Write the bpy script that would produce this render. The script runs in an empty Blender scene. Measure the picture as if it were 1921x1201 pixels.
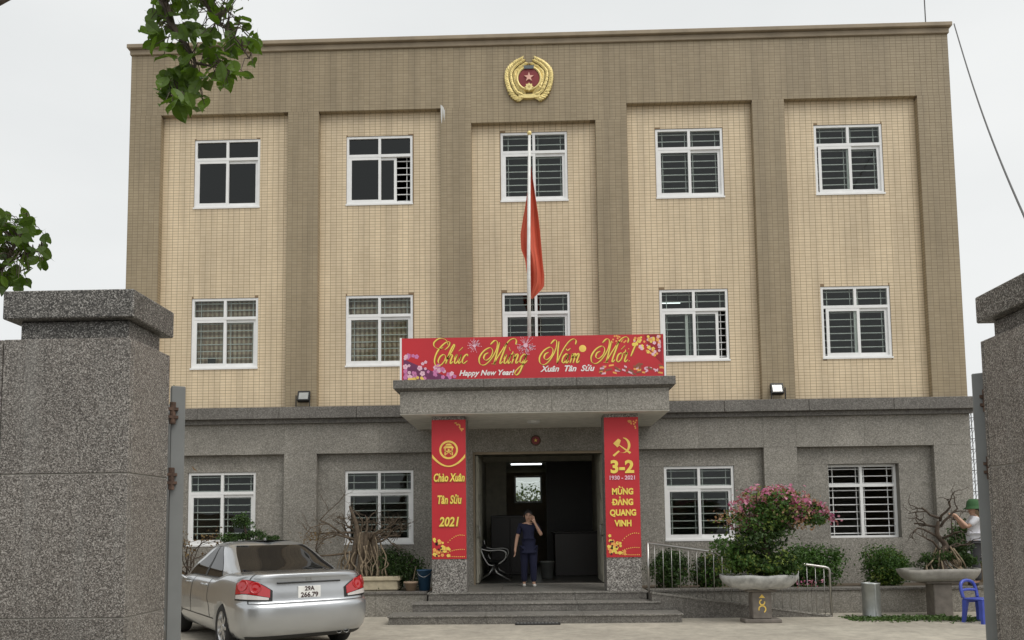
import bpy, bmesh, math, random
import numpy as np
from mathutils import Vector, Matrix, Quaternion

# ------------------------------------------------------------------ camera, sky, sun, exposure
SC = bpy.context.scene
COL = SC.collection
R_ = Vector((0.99957379, 0.02675601, -0.01167746))
U_ = Vector((0.01370745, -0.07698861, 0.99693774))
F_ = Vector((-0.02577504, 0.9966729, 0.07732255))
EYE = Vector((0.0, -16.5, 1.58))
FPX = 1500.0
cam = bpy.data.cameras.new('camera')
cam.sensor_width = 36.0
cam.lens = 36.0 * FPX / 1921.0
cam.shift_y = (874.645 - 600.5) / 1921.0
cam.clip_start = 0.05
cam.clip_end = 2000.0
camo = bpy.data.objects.new('camera', cam)
COL.objects.link(camo)
M = Matrix(((R_.x, U_.x, -F_.x), (R_.y, U_.y, -F_.y), (R_.z, U_.z, -F_.z)))
camo.matrix_world = Matrix.Translation(EYE) @ M.to_4x4()
SC.camera = camo

SUN_EL, SUN_AZ = math.radians(54), math.radians(132)      # azimuth clockwise from +y
world = bpy.data.worlds.new('World')
SC.world = world
world.use_nodes = True
wn, wl = world.node_tree.nodes, world.node_tree.links
wn.clear()
wo = wn.new('ShaderNodeOutputWorld')
bg = wn.new('ShaderNodeBackground')
sky = wn.new('ShaderNodeTexSky')
sky.sky_type = 'NISHITA'
sky.sun_disc = False
sky.sun_elevation = SUN_EL
sky.sun_rotation = SUN_AZ
sky.air_density = 1.0
sky.dust_density = 4.0
hs = wn.new('ShaderNodeHueSaturation')
hs.inputs['Saturation'].default_value = 0.10
mixs = wn.new('ShaderNodeMix')
mixs.data_type = 'RGBA'
mixs.inputs['Factor'].default_value = 0.82
tcw = wn.new('ShaderNodeTexCoord')
mpw = wn.new('ShaderNodeMapping')
mpw.inputs['Scale'].default_value = (1.0, 1.0, 2.2)
nzw = wn.new('ShaderNodeTexNoise')
nzw.inputs['Scale'].default_value = 1.6
nzw.inputs['Detail'].default_value = 5
crw = wn.new('ShaderNodeValToRGB')
crw.color_ramp.elements[0].position = 0.3
crw.color_ramp.elements[0].color = (7.7, 7.95, 8.02, 1)
crw.color_ramp.elements[1].position = 0.72
crw.color_ramp.elements[1].color = (9.3, 9.45, 9.4, 1)
wl.new(tcw.outputs['Generated'], mpw.inputs['Vector'])
wl.new(mpw.outputs['Vector'], nzw.inputs['Vector'])
wl.new(nzw.outputs['Fac'], crw.inputs['Fac'])
wl.new(sky.outputs['Color'], hs.inputs['Color'])
wl.new(hs.outputs['Color'], mixs.inputs['A'])
wl.new(crw.outputs['Color'], mixs.inputs['B'])
wl.new(mixs.outputs['Result'], bg.inputs['Color'])
bg.inputs['Strength'].default_value = 0.1
wl.new(bg.outputs['Background'], wo.inputs['Surface'])

sd = bpy.data.lights.new('sun', 'SUN')
sd.energy = 1.5
sd.angle = math.radians(40)
sd.color = (1.0, 0.965, 0.91)
so = bpy.data.objects.new('sun', sd)
COL.objects.link(so)
sdir = Vector((math.sin(SUN_AZ) * math.cos(SUN_EL), math.cos(SUN_AZ) * math.cos(SUN_EL), math.sin(SUN_EL)))
so.rotation_euler = sdir.to_track_quat('Z', 'Y').to_euler()
so.location = (6, -20, 25)

vs = SC.view_settings
vs.view_transform = 'Standard'
vs.look = 'None'
vs.gamma = 1.0
vs.use_curve_mapping = False
vs.exposure = 0.12
SC.cycles.use_denoising = True
SC.cycles.max_bounces = 8
SC.cycles.transparent_max_bounces = 12

rnd = random.Random(7)
npr = np.random.default_rng(11)


def at(px, py, y):
    d = F_ + R_ * ((px - 960.5) / FPX) + U_ * ((874.645 - py) / FPX)
    return EYE + d * ((y - EYE.y) / d.y)


# ------------------------------------------------------------------ materials
MATS = {}


class NT:
    def __init__(s, name):
        s.m = bpy.data.materials.new(name)
        s.m.use_nodes = True
        s.n, s.l = s.m.node_tree.nodes, s.m.node_tree.links
        s.b = s.n['Principled BSDF']
        s.tc = s.n.new('ShaderNodeTexCoord')
        MATS[name] = s.m

    def noise(s, scale, detail=4, rough=0.55, vec=None, dist=0.0):
        t = s.n.new('ShaderNodeTexNoise')
        t.inputs['Scale'].default_value = scale
        t.inputs['Detail'].default_value = detail
        t.inputs['Roughness'].default_value = rough
        t.inputs['Distortion'].default_value = dist
        s.l.new(vec or s.tc.outputs['Object'], t.inputs['Vector'])
        return t.outputs['Fac']

    def voro(s, scale, out='Color', vec=None):
        t = s.n.new('ShaderNodeTexVoronoi')
        t.inputs['Scale'].default_value = scale
        s.l.new(vec or s.tc.outputs['Object'], t.inputs['Vector'])
        return t.outputs[out]

    def mapv(s, scale):
        t = s.n.new('ShaderNodeMapping')
        t.inputs['Scale'].default_value = scale
        s.l.new(s.tc.outputs['Object'], t.inputs['Vector'])
        return t.outputs['Vector']

    def ramp(s, fac, stops, interp='LINEAR'):
        t = s.n.new('ShaderNodeValToRGB')
        r = t.color_ramp
        r.interpolation = interp
        while len(r.elements) < len(stops):
            r.elements.new(0.5)
        for e, (p, c) in zip(r.elements, stops):
            e.position = p
            e.color = (c[0], c[1], c[2], 1) if not isinstance(c, (int, float)) else (c, c, c, 1)
        s.l.new(fac, t.inputs['Fac'])
        return t.outputs['Color']

    def mix(s, fac, a, b, mode='MIX'):
        t = s.n.new('ShaderNodeMix')
        t.data_type = 'RGBA'
        t.blend_type = mode
        for k, v in (('Factor', fac), ('A', a), ('B', b)):
            i = [q for q in t.inputs if q.name == k and (q.type == 'RGBA' or k == 'Factor')][0]
            if hasattr(v, 'is_output') or isinstance(v, bpy.types.NodeSocket):
                s.l.new(v, i)
            elif k == 'Factor':
                i.default_value = v
            else:
                i.default_value = (v[0], v[1], v[2], 1)
        return [q for q in t.outputs if q.type == 'RGBA'][0]

    def island(s):
        return s.n.new('ShaderNodeNewGeometry').outputs['Random Per Island']

    def objrand(s):
        return s.n.new('ShaderNodeObjectInfo').outputs['Random']

    def set(s, col=None, rough=None, metal=None, spec=None):
        for k, v in (('Base Color', col), ('Roughness', rough), ('Metallic', metal), ('Specular IOR Level', spec)):
            if v is None:
                continue
            if isinstance(v, bpy.types.NodeSocket):
                s.l.new(v, s.b.inputs[k])
            elif k == 'Base Color':
                s.b.inputs[k].default_value = (v[0], v[1], v[2], 1)
            else:
                s.b.inputs[k].default_value = v
        return s

    def bump(s, h, strength=0.3, dist=0.01):
        t = s.n.new('ShaderNodeBump')
        t.inputs['Strength'].default_value = strength
        t.inputs['Distance'].default_value = dist
        s.l.new(h, t.inputs['Height'])
        s.l.new(t.outputs['Normal'], s.b.inputs['Normal'])
        return s


def plain(name, col, rough=0.5, metal=0.0, var=0.12, scale=6.0):
    t = NT(name)
    n = t.noise(scale, 5)
    c = t.ramp(n, [(0.3, [x * (1 - var) for x in col]), (0.7, [min(1, x * (1 + var)) for x in col])])
    t.set(c, rough, metal)
    return t.m


def tile_mat(name, c0, c1):
    t = NT(name)
    r = t.ramp(t.island(), [(0.0, c0), (0.5, [(a + b) / 2 for a, b in zip(c0, c1)]), (1.0, c1)])
    big = t.ramp(t.noise(0.55, 4), [(0.3, 0.90), (0.7, 1.05)])
    streak = t.ramp(t.noise(1.0, 6, 0.6, t.mapv((3.2, 1, 0.22))), [(0.36, 0.80), (0.58, 1.03)])
    c = t.mix(1.0, r, big, 'MULTIPLY')
    c = t.mix(0.8, c, streak, 'MULTIPLY')
    t.set(c, 0.42, 0, 0.4)


tile_mat('tile_beige', (0.705, 0.572, 0.388), (0.76, 0.622, 0.43))
tile_mat('tile_brown', (0.338, 0.270, 0.172), (0.372, 0.300, 0.196))
plain('grout_beige', (0.27, 0.19, 0.112), 0.9)
plain('grout_brown', (0.19, 0.148, 0.096), 0.9)


def granite(name, dark, mid, light, scale, rough=0.5, streaks=0.5, contrast=1.0):
    t = NT(name)
    v = t.voro(scale)
    sep = t.n.new('ShaderNodeSeparateColor')
    t.l.new(v, sep.inputs['Color'])
    sp = t.ramp(sep.outputs[0], [(0.0, dark), (0.30, dark), (0.42, mid), (0.72, mid), (0.86, light), (1.0, light)])
    n2 = t.ramp(t.noise(scale * 0.55, 5, 0.7), [(0.36, 0.55), (0.64, 1.3)])
    c = t.mix(contrast, sp, n2, 'MULTIPLY')
    big = t.ramp(t.noise(1.3, 5, 0.6), [(0.3, 0.80), (0.7, 1.12)])
    c = t.mix(1.0, c, big, 'MULTIPLY')
    st = t.ramp(t.noise(1.0, 7, 0.65, t.mapv((9, 9, 0.55))), [(0.52, 0.0), (0.72, 1.0)])
    pale = t.mix(0.5, c, (0.30, 0.29, 0.265))
    f = t.n.new('ShaderNodeMath')
    f.operation = 'MULTIPLY'
    f.inputs[1].default_value = streaks
    t.l.new(st, f.inputs[0])
    c = t.mix(f.outputs[0], c, pale)
    pr = t.ramp(t.objrand(), [(0.0, 0.96), (1.0, 1.05)])
    c = t.mix(1.0, c, pr, 'MULTIPLY')
    t.set(c, rough, 0, 0.4)
    t.bump(t.noise(scale * 1.5, 3), 0.25, 0.004)


granite('granite_gate', (0.088, 0.077, 0.066), (0.22, 0.197, 0.172), (0.43, 0.40, 0.36), 215, 0.45, 0.75)
granite('granite_gate_cap', (0.045, 0.041, 0.036), (0.13, 0.121, 0.107), (0.38, 0.36, 0.33), 205, 0.45, 0.2)
granite('granite_wall', (0.205, 0.19, 0.163), (0.275, 0.258, 0.225), (0.355, 0.333, 0.295), 60, 0.6, 0.3, 0.4)
granite('granite_dark', (0.115, 0.106, 0.094), (0.16, 0.149, 0.133), (0.22, 0.205, 0.185), 60, 0.55, 0.3, 0.5)
granite('granite_step', (0.16, 0.15, 0.134), (0.225, 0.213, 0.19), (0.30, 0.285, 0.26), 60, 0.35, 0.3, 0.6)
granite('granite_column', (0.11, 0.10, 0.092), (0.27, 0.255, 0.235), (0.46, 0.44, 0.41), 62, 0.45, 0.2, 0.7)
plain('mortar', (0.21, 0.198, 0.174), 0.9)
plain('mortar_pale', (0.34, 0.32, 0.28), 0.9)
plain('cornice_paint', (0.31, 0.25, 0.175), 0.7, 0, 0.2, 2)
plain('white_paint', (0.62, 0.62, 0.60), 0.7)
plain('soffit_paint', (0.66, 0.64, 0.58), 0.8)
plain('upvc', (0.84, 0.84, 0.83), 0.35, 0, 0.04)
plain('grille_paint', (0.78, 0.78, 0.77), 0.5)
plain('room_wall', (0.40, 0.39, 0.34), 0.8)
plain('room_floor', (0.16, 0.14, 0.12), 0.6)
plain('hall_wall', (0.46, 0.44, 0.36), 0.7)
plain('hall_dark', (0.018, 0.016, 0.013), 0.5)  # near-black for the hall's painted shade; also the box and counter top
plain('hall_floor', (0.07, 0.066, 0.06), 0.3)
plain('black_plastic', (0.012, 0.012, 0.012), 0.45)
plain('dark_wood', (0.014, 0.009, 0.006), 0.4)  # deepened to near-black so the hall furniture carries shade in its colour
plain('chrome', (0.42, 0.42, 0.41), 0.3, 1.0)
plain('stainless', (0.46, 0.45, 0.43), 0.36, 1.0)
plain('zinc', (0.42, 0.44, 0.43), 0.42, 0.85, 0.2)
plain('gold', (0.86, 0.70, 0.30), 0.42, 0.25, 0.15, 30)
plain('emblem_red', (0.22, 0.02, 0.025), 0.4)
plain('emblem_pink', (0.80, 0.45, 0.36), 0.5)
plain('emblem_grey', (0.12, 0.14, 0.15), 0.5)
plain('print_red', (0.53, 0.022, 0.032), 0.55, 0, 0.08, 1.2)
plain('print_yellow', (0.88, 0.68, 0.12), 0.55)
plain('print_gold', (0.90, 0.62, 0.13), 0.55)
plain('print_gold_dark', (0.33, 0.12, 0.02), 0.55)
plain('print_white', (0.85, 0.83, 0.80), 0.55)
plain('print_black', (0.04, 0.015, 0.015), 0.55)
plain('print_pink', (0.62, 0.20, 0.42), 0.55)
plain('print_pale_pink', (0.80, 0.50, 0.60), 0.55)
plain('print_purple', (0.16, 0.03, 0.10), 0.55)
plain('print_orange', (0.86, 0.40, 0.10), 0.55)
plain('print_brown', (0.26, 0.10, 0.05), 0.55)
plain('print_darkred', (0.33, 0.01, 0.02), 0.55)
plain('steel_paint', (0.20, 0.205, 0.198), 0.5, 0.2, 0.12, 3)
plain('rust', (0.10, 0.06, 0.042), 0.85, 0.1, 0.5, 40)
plain('pole_paint', (0.78, 0.77, 0.74), 0.4)
plain('bark', (0.12, 0.09, 0.062), 0.85, 0, 0.4, 25)
plain('bark_pale', (0.25, 0.195, 0.13), 0.85, 0, 0.35, 20)
plain('bark_dark', (0.075, 0.055, 0.04), 0.85, 0, 0.4, 25)
plain('soil', (0.10, 0.075, 0.05), 0.95)
plain('pot_stone', (0.40, 0.40, 0.385), 0.6, 0, 0.35, 9)
plain('tray_stone', (0.50, 0.43, 0.30), 0.75, 0, 0.2, 8)
plain('tray_grey', (0.29, 0.275, 0.245), 0.75, 0, 0.25, 8)
plain('pedestal_stone', (0.17, 0.15, 0.13), 0.7, 0, 0.25, 8)
plain('clay', (0.33, 0.24, 0.17), 0.8)
plain('blue_plastic', (0.06, 0.09, 0.42), 0.35)
plain('teal_plastic', (0.03, 0.09, 0.17), 0.4)
plain('tyre', (0.018, 0.018, 0.018), 0.8)
plain('alloy', (0.62, 0.62, 0.62), 0.3, 0.9)
plain('skin', (0.50, 0.30, 0.21), 0.55)
plain('hair', (0.012, 0.010, 0.010), 0.4)
plain('navy_cloth', (0.008, 0.010, 0.036), 0.85)
plain('white_cloth', (0.66, 0.66, 0.70), 0.85)
plain('dark_cloth', (0.05, 0.05, 0.055), 0.85)
plain('green_cloth', (0.035, 0.10, 0.035), 0.85)
plain('shoe_pale', (0.60, 0.58, 0.54), 0.6)
plain('flag_red', (0.55, 0.095, 0.048), 0.75, 0, 0.10, 2.0)
plain('plate_white', (0.82, 0.82, 0.80), 0.4)
plain('lamp_reflector', (0.42, 0.42, 0.40), 0.25, 0.5)
plain('wire', (0.10, 0.10, 0.10), 0.6)
plain('asphalt', (0.055, 0.054, 0.052), 0.9, 0, 0.2, 3)
plain('roof_concrete', (0.25, 0.24, 0.22), 0.9)
plain('tv_grey', (0.20, 0.21, 0.20), 0.6)
plain('paper_green', (0.45, 0.55, 0.35), 0.8)

t = NT('concrete_yard')
n1 = t.ramp(t.noise(0.7, 6, 0.6), [(0.3, (0.34, 0.31, 0.258)), (0.7, (0.50, 0.46, 0.38))])
n2 = t.ramp(t.noise(5, 8, 0.75), [(0.35, 0.74), (0.65, 1.10)])
t.set(t.mix(1.0, n1, n2, 'MULTIPLY'), 0.85)
t.bump(t.noise(30, 5), 0.2, 0.01)

t = NT('plaid_curtain')
ck = t.n.new('ShaderNodeTexWave')
ck.inputs['Scale'].default_value = 3.2
ck.inputs['Distortion'].default_value = 1.5
ck.inputs['Detail'].default_value = 2
t.l.new(t.tc.outputs['Object'], ck.inputs['Vector'])
ck2 = t.n.new('ShaderNodeTexWave')
ck2.bands_direction = 'Z'
ck2.inputs['Scale'].default_value = 2.6
t.l.new(t.tc.outputs['Object'], ck2.inputs['Vector'])
c = t.ramp(ck.outputs['Fac'], [(0.25, (0.40, 0.28, 0.21)), (0.7, (0.70, 0.57, 0.45))])
c2 = t.ramp(ck2.outputs['Fac'], [(0.3, 0.7), (0.6, 1.1)])
t.set(t.mix(1.0, c, c2, 'MULTIPLY'), 0.9)

t = NT('car_paint')
t.set((0.50, 0.51, 0.51), 0.32, 0.8)
t.b.inputs['Coat Weight'].default_value = 1.0
t.b.inputs['Coat Roughness'].default_value = 0.05
t.l.new(t.ramp(t.noise(1.5, 4), [(0.3, (0.455, 0.47, 0.485)), (0.7, (0.50, 0.515, 0.53))]), t.b.inputs['Base Color'])
t.l.new(t.ramp(t.noise(4.0, 5), [(0.3, 0.30), (0.7, 0.34)]), t.b.inputs['Roughness'])
t = NT('car_glass')
t.set((0.008, 0.008, 0.009), 0.04, 0, 0.22)
t = NT('tail_red')
t.set((0.42, 0.008, 0.012), 0.08, 0, 0.6)
t.b.inputs['Coat Weight'].default_value = 0.7
t = NT('tail_clear')
t.set((0.62, 0.58, 0.56), 0.12, 0.1)
t = NT('car_trim')
t.set((0.015, 0.015, 0.015), 0.5)


def glass(name, tint, refl_rough=0.02):
    t = NT(name)
    t.n.remove(t.b)
    out = t.n['Material Output']
    tr = t.n.new('ShaderNodeBsdfTransparent')
    tr.inputs['Color'].default_value = (*tint, 1)
    gl = t.n.new('ShaderNodeBsdfGlossy')
    gl.inputs['Roughness'].default_value = refl_rough
    gl.inputs['Color'].default_value = (0.92, 0.96, 0.96, 1)
    fr = t.n.new('ShaderNodeFresnel')
    fr.inputs['IOR'].default_value = 1.5
    nz = t.noise(1.7, 2)
    bp = t.n.new('ShaderNodeBump')
    bp.inputs['Strength'].default_value = 0.06
    bp.inputs['Distance'].default_value = 0.05
    t.l.new(nz, bp.inputs['Height'])
    t.l.new(bp.outputs['Normal'], gl.inputs['Normal'])
    mx = t.n.new('ShaderNodeMixShader')
    ge = t.n.new('ShaderNodeNewGeometry')
    inv = t.n.new('ShaderNodeMath')
    inv.operation = 'SUBTRACT'
    inv.inputs[0].default_value = 1.0
    t.l.new(ge.outputs['Backfacing'], inv.inputs[1])
    mu = t.n.new('ShaderNodeMath')
    mu.operation = 'MULTIPLY'
    t.l.new(fr.outputs[0], mu.inputs[0])
    t.l.new(inv.outputs[0], mu.inputs[1])
    t.l.new(mu.outputs[0], mx.inputs[0])
    t.l.new(tr.outputs[0], mx.inputs[1])
    t.l.new(gl.outputs[0], mx.inputs[2])
    t.l.new(mx.outputs[0], out.inputs['Surface'])


glass('window_glass', (0.80, 0.83, 0.81))
glass('film_glass', (0.10, 0.10, 0.10), 0.06)


def leaf_mat(name, c0, c1, trans=0.25, rough=0.5):
    t = NT(name)
    a = t.ramp(t.island(), [(0.0, c0), (1.0, c1)])
    b = t.ramp(t.objrand(), [(0.0, 0.75), (1.0, 1.25)])
    c = t.mix(1.0, a, b, 'MULTIPLY')
    t.set(c, rough, 0, 0.35)
    out = t.n['Material Output']
    tl = t.n.new('ShaderNodeBsdfTranslucent')
    t.l.new(t.mix(1.0, c, (1.4, 1.5, 0.6), 'MULTIPLY'), tl.inputs['Color'])
    mx = t.n.new('ShaderNodeMixShader')
    mx.inputs[0].default_value = trans
    t.l.new(t.b.outputs[0], mx.inputs[1])
    t.l.new(tl.outputs[0], mx.inputs[2])
    t.l.new(mx.outputs[0], out.inputs['Surface'])


leaf_mat('leaf_tree', (0.055, 0.105, 0.014), (0.105, 0.17, 0.026), 0.45, 0.4)
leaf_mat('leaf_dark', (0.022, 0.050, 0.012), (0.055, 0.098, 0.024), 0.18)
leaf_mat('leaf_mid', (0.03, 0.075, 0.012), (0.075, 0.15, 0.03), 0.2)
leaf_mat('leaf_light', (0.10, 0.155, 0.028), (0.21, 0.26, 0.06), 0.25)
leaf_mat('leaf_brown', (0.12, 0.07, 0.03), (0.22, 0.15, 0.06), 0.15)
leaf_mat('bract_pink', (0.38, 0.09, 0.20), (0.52, 0.24, 0.33), 0.25)
leaf_mat('bract_peach', (0.40, 0.22, 0.14), (0.50, 0.33, 0.24), 0.25)
leaf_mat('leaf_cut', (0.03, 0.06, 0.012), (0.09, 0.15, 0.04), 0.1)

t = NT('tube_light')
t.b.inputs['Emission Color'].default_value = (0.92, 1.0, 1.0, 1)
t.b.inputs['Emission Strength'].default_value = 2.2


# ------------------------------------------------------------------ mesh helpers
class MB:
    def __init__(s):
        s.v, s.f, s.mi = [], [], []
        s.cur = 0

    def add(s, vs_, fs_):
        o = len(s.v)
        s.v.extend([tuple(p) for p in vs_])
        s.f.extend([tuple(i + o for i in q) for q in fs_])
        s.mi.extend([s.cur] * len(fs_))
        return s

    def box(s, x0, x1, y0, y1, z0, z1):
        v = [(x0, y0, z0), (x1, y0, z0), (x1, y1, z0), (x0, y1, z0), (x0, y0, z1), (x1, y0, z1), (x1, y1, z1), (x0, y1, z1)]
        return s.add(v, [(0, 3, 2, 1), (4, 5, 6, 7), (0, 1, 5, 4), (1, 2, 6, 5), (2, 3, 7, 6), (3, 0, 4, 7)])

    def bbox(s, x0, x1, y0, y1, z0, z1, b):
        """box with chamfered edges"""
        bm = bmesh.new()
        vs_ = [bm.verts.new(p) for p in [(x0, y0, z0), (x1, y0, z0), (x1, y1, z0), (x0, y1, z0), (x0, y0, z1), (x1, y0, z1), (x1, y1, z1), (x0, y1, z1)]]
        for q in [(0, 3, 2, 1), (4, 5, 6, 7), (0, 1, 5, 4), (1, 2, 6, 5), (2, 3, 7, 6), (3, 0, 4, 7)]:
            bm.faces.new([vs_[i] for i in q])
        bmesh.ops.bevel(bm, geom=list(bm.edges), offset=b, segments=1, affect='EDGES')
        bm.verts.index_update()
        s.add([v.co[:] for v in bm.verts], [[v.index for v in f.verts] for f in bm.faces])
        bm.free()
        return s

    def tube(s, pts, rad, n=8, caps=True):
        pts = [Vector(p) for p in pts]
        if isinstance(rad, (int, float)):
            rad = [rad] * len(pts)
        o = len(s.v)
        prev = None
        vs_ = []
        for i, p in enumerate(pts):
            a = pts[min(i + 1, len(pts) - 1)] - pts[max(i - 1, 0)]
            if a.length < 1e-9:
                a = Vector((0, 0, 1))
            a.normalize()
            if prev is None:
                e = Vector((1, 0, 0)) if abs(a.x) < 0.9 else Vector((0, 1, 0))
                u = a.cross(e).normalized()
            else:
                u = (prev - a * prev.dot(a))
                u = u.normalized() if u.length > 1e-6 else a.orthogonal().normalized()
            prev = u
            w = a.cross(u)
            for k in range(n):
                th = 2 * math.pi * k / n
                vs_.append(p + (u * math.cos(th) + w * math.sin(th)) * rad[i])
        fs_ = []
        for i in range(len(pts) - 1):
            for k in range(n):
                k2 = (k + 1) % n
                fs_.append((i * n + k, i * n + k2, (i + 1) * n + k2, (i + 1) * n + k))
        if caps:
            fs_.append(tuple(reversed(range(n))))
            fs_.append(tuple((len(pts) - 1) * n + k for k in range(n)))
        return s.add(vs_, fs_)

    def lathe(s, prof, c=(0, 0, 0), n=24, sx=1.0, sy=1.0, axis='z'):
        vs_, fs_ = [], []
        for (r, z) in prof:
            for k in range(n):
                th = 2 * math.pi * k / n
                a, b = r * math.cos(th) * sx, r * math.sin(th) * sy
                if axis == 'z':
                    vs_.append((c[0] + a, c[1] + b, c[2] + z))
                elif axis == 'x':
                    vs_.append((c[0] + z, c[1] + a, c[2] + b))
                else:
                    vs_.append((c[0] + a, c[1] + z, c[2] + b))
        for i in range(len(prof) - 1):
            for k in range(n):
                k2 = (k + 1) % n
                q = (i * n + k, i * n + k2, (i + 1) * n + k2, (i + 1) * n + k)
                fs_.append(q if axis != 'y' else q[::-1])
        return s.add(vs_, fs_)

    def prism(s, poly, y0, y1):
        """polygon in (x,z), from y0 (front) to y1"""
        n = len(poly)
        v = [(x, y0, z) for x, z in poly] + [(x, y1, z) for x, z in poly]
        f = [tuple(range(n)), tuple(range(2 * n - 1, n - 1, -1))]
        f += [(i, i + n, (i + 1) % n + n, (i + 1) % n) for i in range(n)]
        return s.add(v, f)

    def quadxz(s, x0, x1, z0, z1, y):
        return s.add([(x0, y, z0), (x1, y, z0), (x1, y, z1), (x0, y, z1)], [(0, 1, 2, 3)])

    def wall(s, x0, x1, z0, z1, y0, y1, holes):
        """wall slab with rectangular through-holes and real reveals"""
        xs = sorted(set([x0, x1] + [h[i] for h in holes for i in (0, 1) if x0 < h[i] < x1]))
        zs = sorted(set([z0, z1] + [h[i] for h in holes for i in (2, 3) if z0 < h[i] < z1]))

        def solid(i, j):
            if i < 0 or j < 0 or i >= len(xs) - 1 or j >= len(zs) - 1:
                return False
            cx, cz = (xs[i] + xs[i + 1]) / 2, (zs[j] + zs[j + 1]) / 2
            return not any(h[0] < cx < h[1] and h[2] < cz < h[3] for h in holes)
        for i in range(len(xs) - 1):
            for j in range(len(zs) - 1):
                if not solid(i, j):
                    continue
                a, b, c, d = xs[i], xs[i + 1], zs[j], zs[j + 1]
                s.add([(a, y0, c), (b, y0, c), (b, y0, d), (a, y0, d)], [(0, 1, 2, 3)])
                s.add([(a, y1, c), (b, y1, c), (b, y1, d), (a, y1, d)], [(3, 2, 1, 0)])
                if not solid(i - 1, j):
                    s.add([(a, y0, c), (a, y1, c), (a, y1, d), (a, y0, d)], [(3, 2, 1, 0)])
                if not solid(i + 1, j):
                    s.add([(b, y0, c), (b, y1, c), (b, y1, d), (b, y0, d)], [(0, 1, 2, 3)])
                if not solid(i, j - 1):
                    s.add([(a, y0, c), (b, y0, c), (b, y1, c), (a, y1, c)], [(3, 2, 1, 0)])
                if not solid(i, j + 1):
                    s.add([(a, y0, d), (b, y0, d), (b, y1, d), (a, y1, d)], [(0, 1, 2, 3)])
        return s

    def mesh(s, name, mats, smooth=False):
        me = bpy.data.meshes.new(name)
        me.from_pydata(s.v, [], s.f)
        for m in ([mats] if isinstance(mats, str) else mats):
            me.materials.append(MATS[m])
        if any(s.mi):
            me.polygons.foreach_set('material_index', s.mi)
        if smooth:
            me.polygons.foreach_set('use_smooth', [True] * len(s.f))
        me.update()
        return me

    def build(s, name, mats, parent=None, smooth=False, loc=None):
        return put(name, s.mesh(name, mats, smooth), parent, loc)


def put(name, me, parent=None, loc=None):
    o = bpy.data.objects.new(name, me)
    COL.objects.link(o)
    if parent:
        o.parent = parent
    if loc is not None:
        o.location = loc
    return o


def empty(name, loc=(0, 0, 0), rz=0.0):
    o = bpy.data.objects.new(name, None)
    o.empty_display_size = 0.2
    COL.objects.link(o)
    o.location = loc
    o.rotation_euler = (0, 0, rz)
    return o


def tag(o, label=None, cat=None, group=None, kind=None):
    if label:
        o['label'] = label
    if cat:
        o['category'] = cat
    if group:
        o['group'] = group
    if kind:
        o['kind'] = kind
    return o


def numpy_mesh(name, V, Fq, mat, smooth=False):
    me = bpy.data.meshes.new(name)
    V = np.asarray(V, dtype=np.float32)
    Fq = np.asarray(Fq, dtype=np.int32)
    k = Fq.shape[1]
    me.vertices.add(len(V))
    me.vertices.foreach_set('co', V.ravel())
    me.loops.add(Fq.size)
    me.loops.foreach_set('vertex_index', Fq.ravel())
    me.polygons.add(len(Fq))
    me.polygons.foreach_set('loop_start', np.arange(0, Fq.size, k, dtype=np.int32))
    me.materials.append(MATS[mat])
    me.update(calc_edges=True)
    me.validate()
    me.polygons.foreach_set('use_smooth', np.full(len(me.polygons), smooth, dtype=bool))
    me.update()
    return me


def leaves(C, N, size, rng, aspect=0.5, jitter=0.9, fold=0.25):
    """folded rhombic leaves: C centres, N preferred normals"""
    n = len(C)
    C = np.asarray(C, float)
    N = np.asarray(N, float) + rng.normal(0, jitter, (n, 3))
    N /= np.linalg.norm(N, axis=1, keepdims=True) + 1e-9
    A = rng.normal(0, 1, (n, 3))
    A -= N * (A * N).sum(1, keepdims=True)
    A /= np.linalg.norm(A, axis=1, keepdims=True) + 1e-9
    B = np.cross(N, A)
    L = size * rng.uniform(0.65, 1.3, (n, 1))
    base, tip = C - A * L * 0.5, C + A * L * 0.5 - N * L * 0.1
    l = C - A * L * 0.06 + B * L * aspect * 0.5 + N * L * fold * 0.4
    r = C - A * L * 0.06 - B * L * aspect * 0.5 + N * L * fold * 0.4
    V = np.stack([base, r, tip, l], 1).reshape(-1, 3)
    i = np.arange(n)[:, None] * 4
    F = np.concatenate([i + [0, 1, 2], i + [0, 2, 3]], 0)
    return V, F


def leaf_cloud(name, C, N, size, mat, parent, aspect=0.5, jitter=0.9):
    V, F = leaves(C, N, size, npr, aspect, jitter)
    o = put(name, numpy_mesh(name, V, F, mat), parent)
    o['kind'] = 'stuff'
    return o


def catmull(pts, k=6):
    P = [Vector(p) for p in pts]
    if len(P) < 3:
        return P
    out = []
    for i in range(len(P) - 1):
        a, b, c, d = P[max(i - 1, 0)], P[i], P[i + 1], P[min(i + 2, len(P) - 1)]
        for j in range(k):
            t = j / k
            out.append(0.5 * ((2 * b) + (c - a) * t + (2 * a - 5 * b + 4 * c - d) * t * t + (3 * b - a - 3 * c + d) * t ** 3))
    out.append(P[-1])
    return out


def text_geo(body, size=1.0, shear=0.0, offset=0.0, sx=1.0):
    cu = bpy.data.curves.new('lettering', 'FONT')
    cu.body = body
    cu.size = size
    cu.shear = shear
    cu.offset = offset
    cu.align_x = 'CENTER'
    cu.align_y = 'CENTER'
    cu.resolution_u = 3
    o = bpy.data.objects.new('lettering', cu)
    COL.objects.link(o)
    dg = bpy.context.evaluated_depsgraph_get()
    me = bpy.data.meshes.new_from_object(o.evaluated_get(dg))
    v = [(p.co.x * sx, p.co.y) for p in me.vertices]
    f = [tuple(p.vertices) for p in me.polygons]
    bpy.data.objects.remove(o)
    bpy.data.curves.remove(cu)
    bpy.data.meshes.remove(me)
    return v, f


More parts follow.
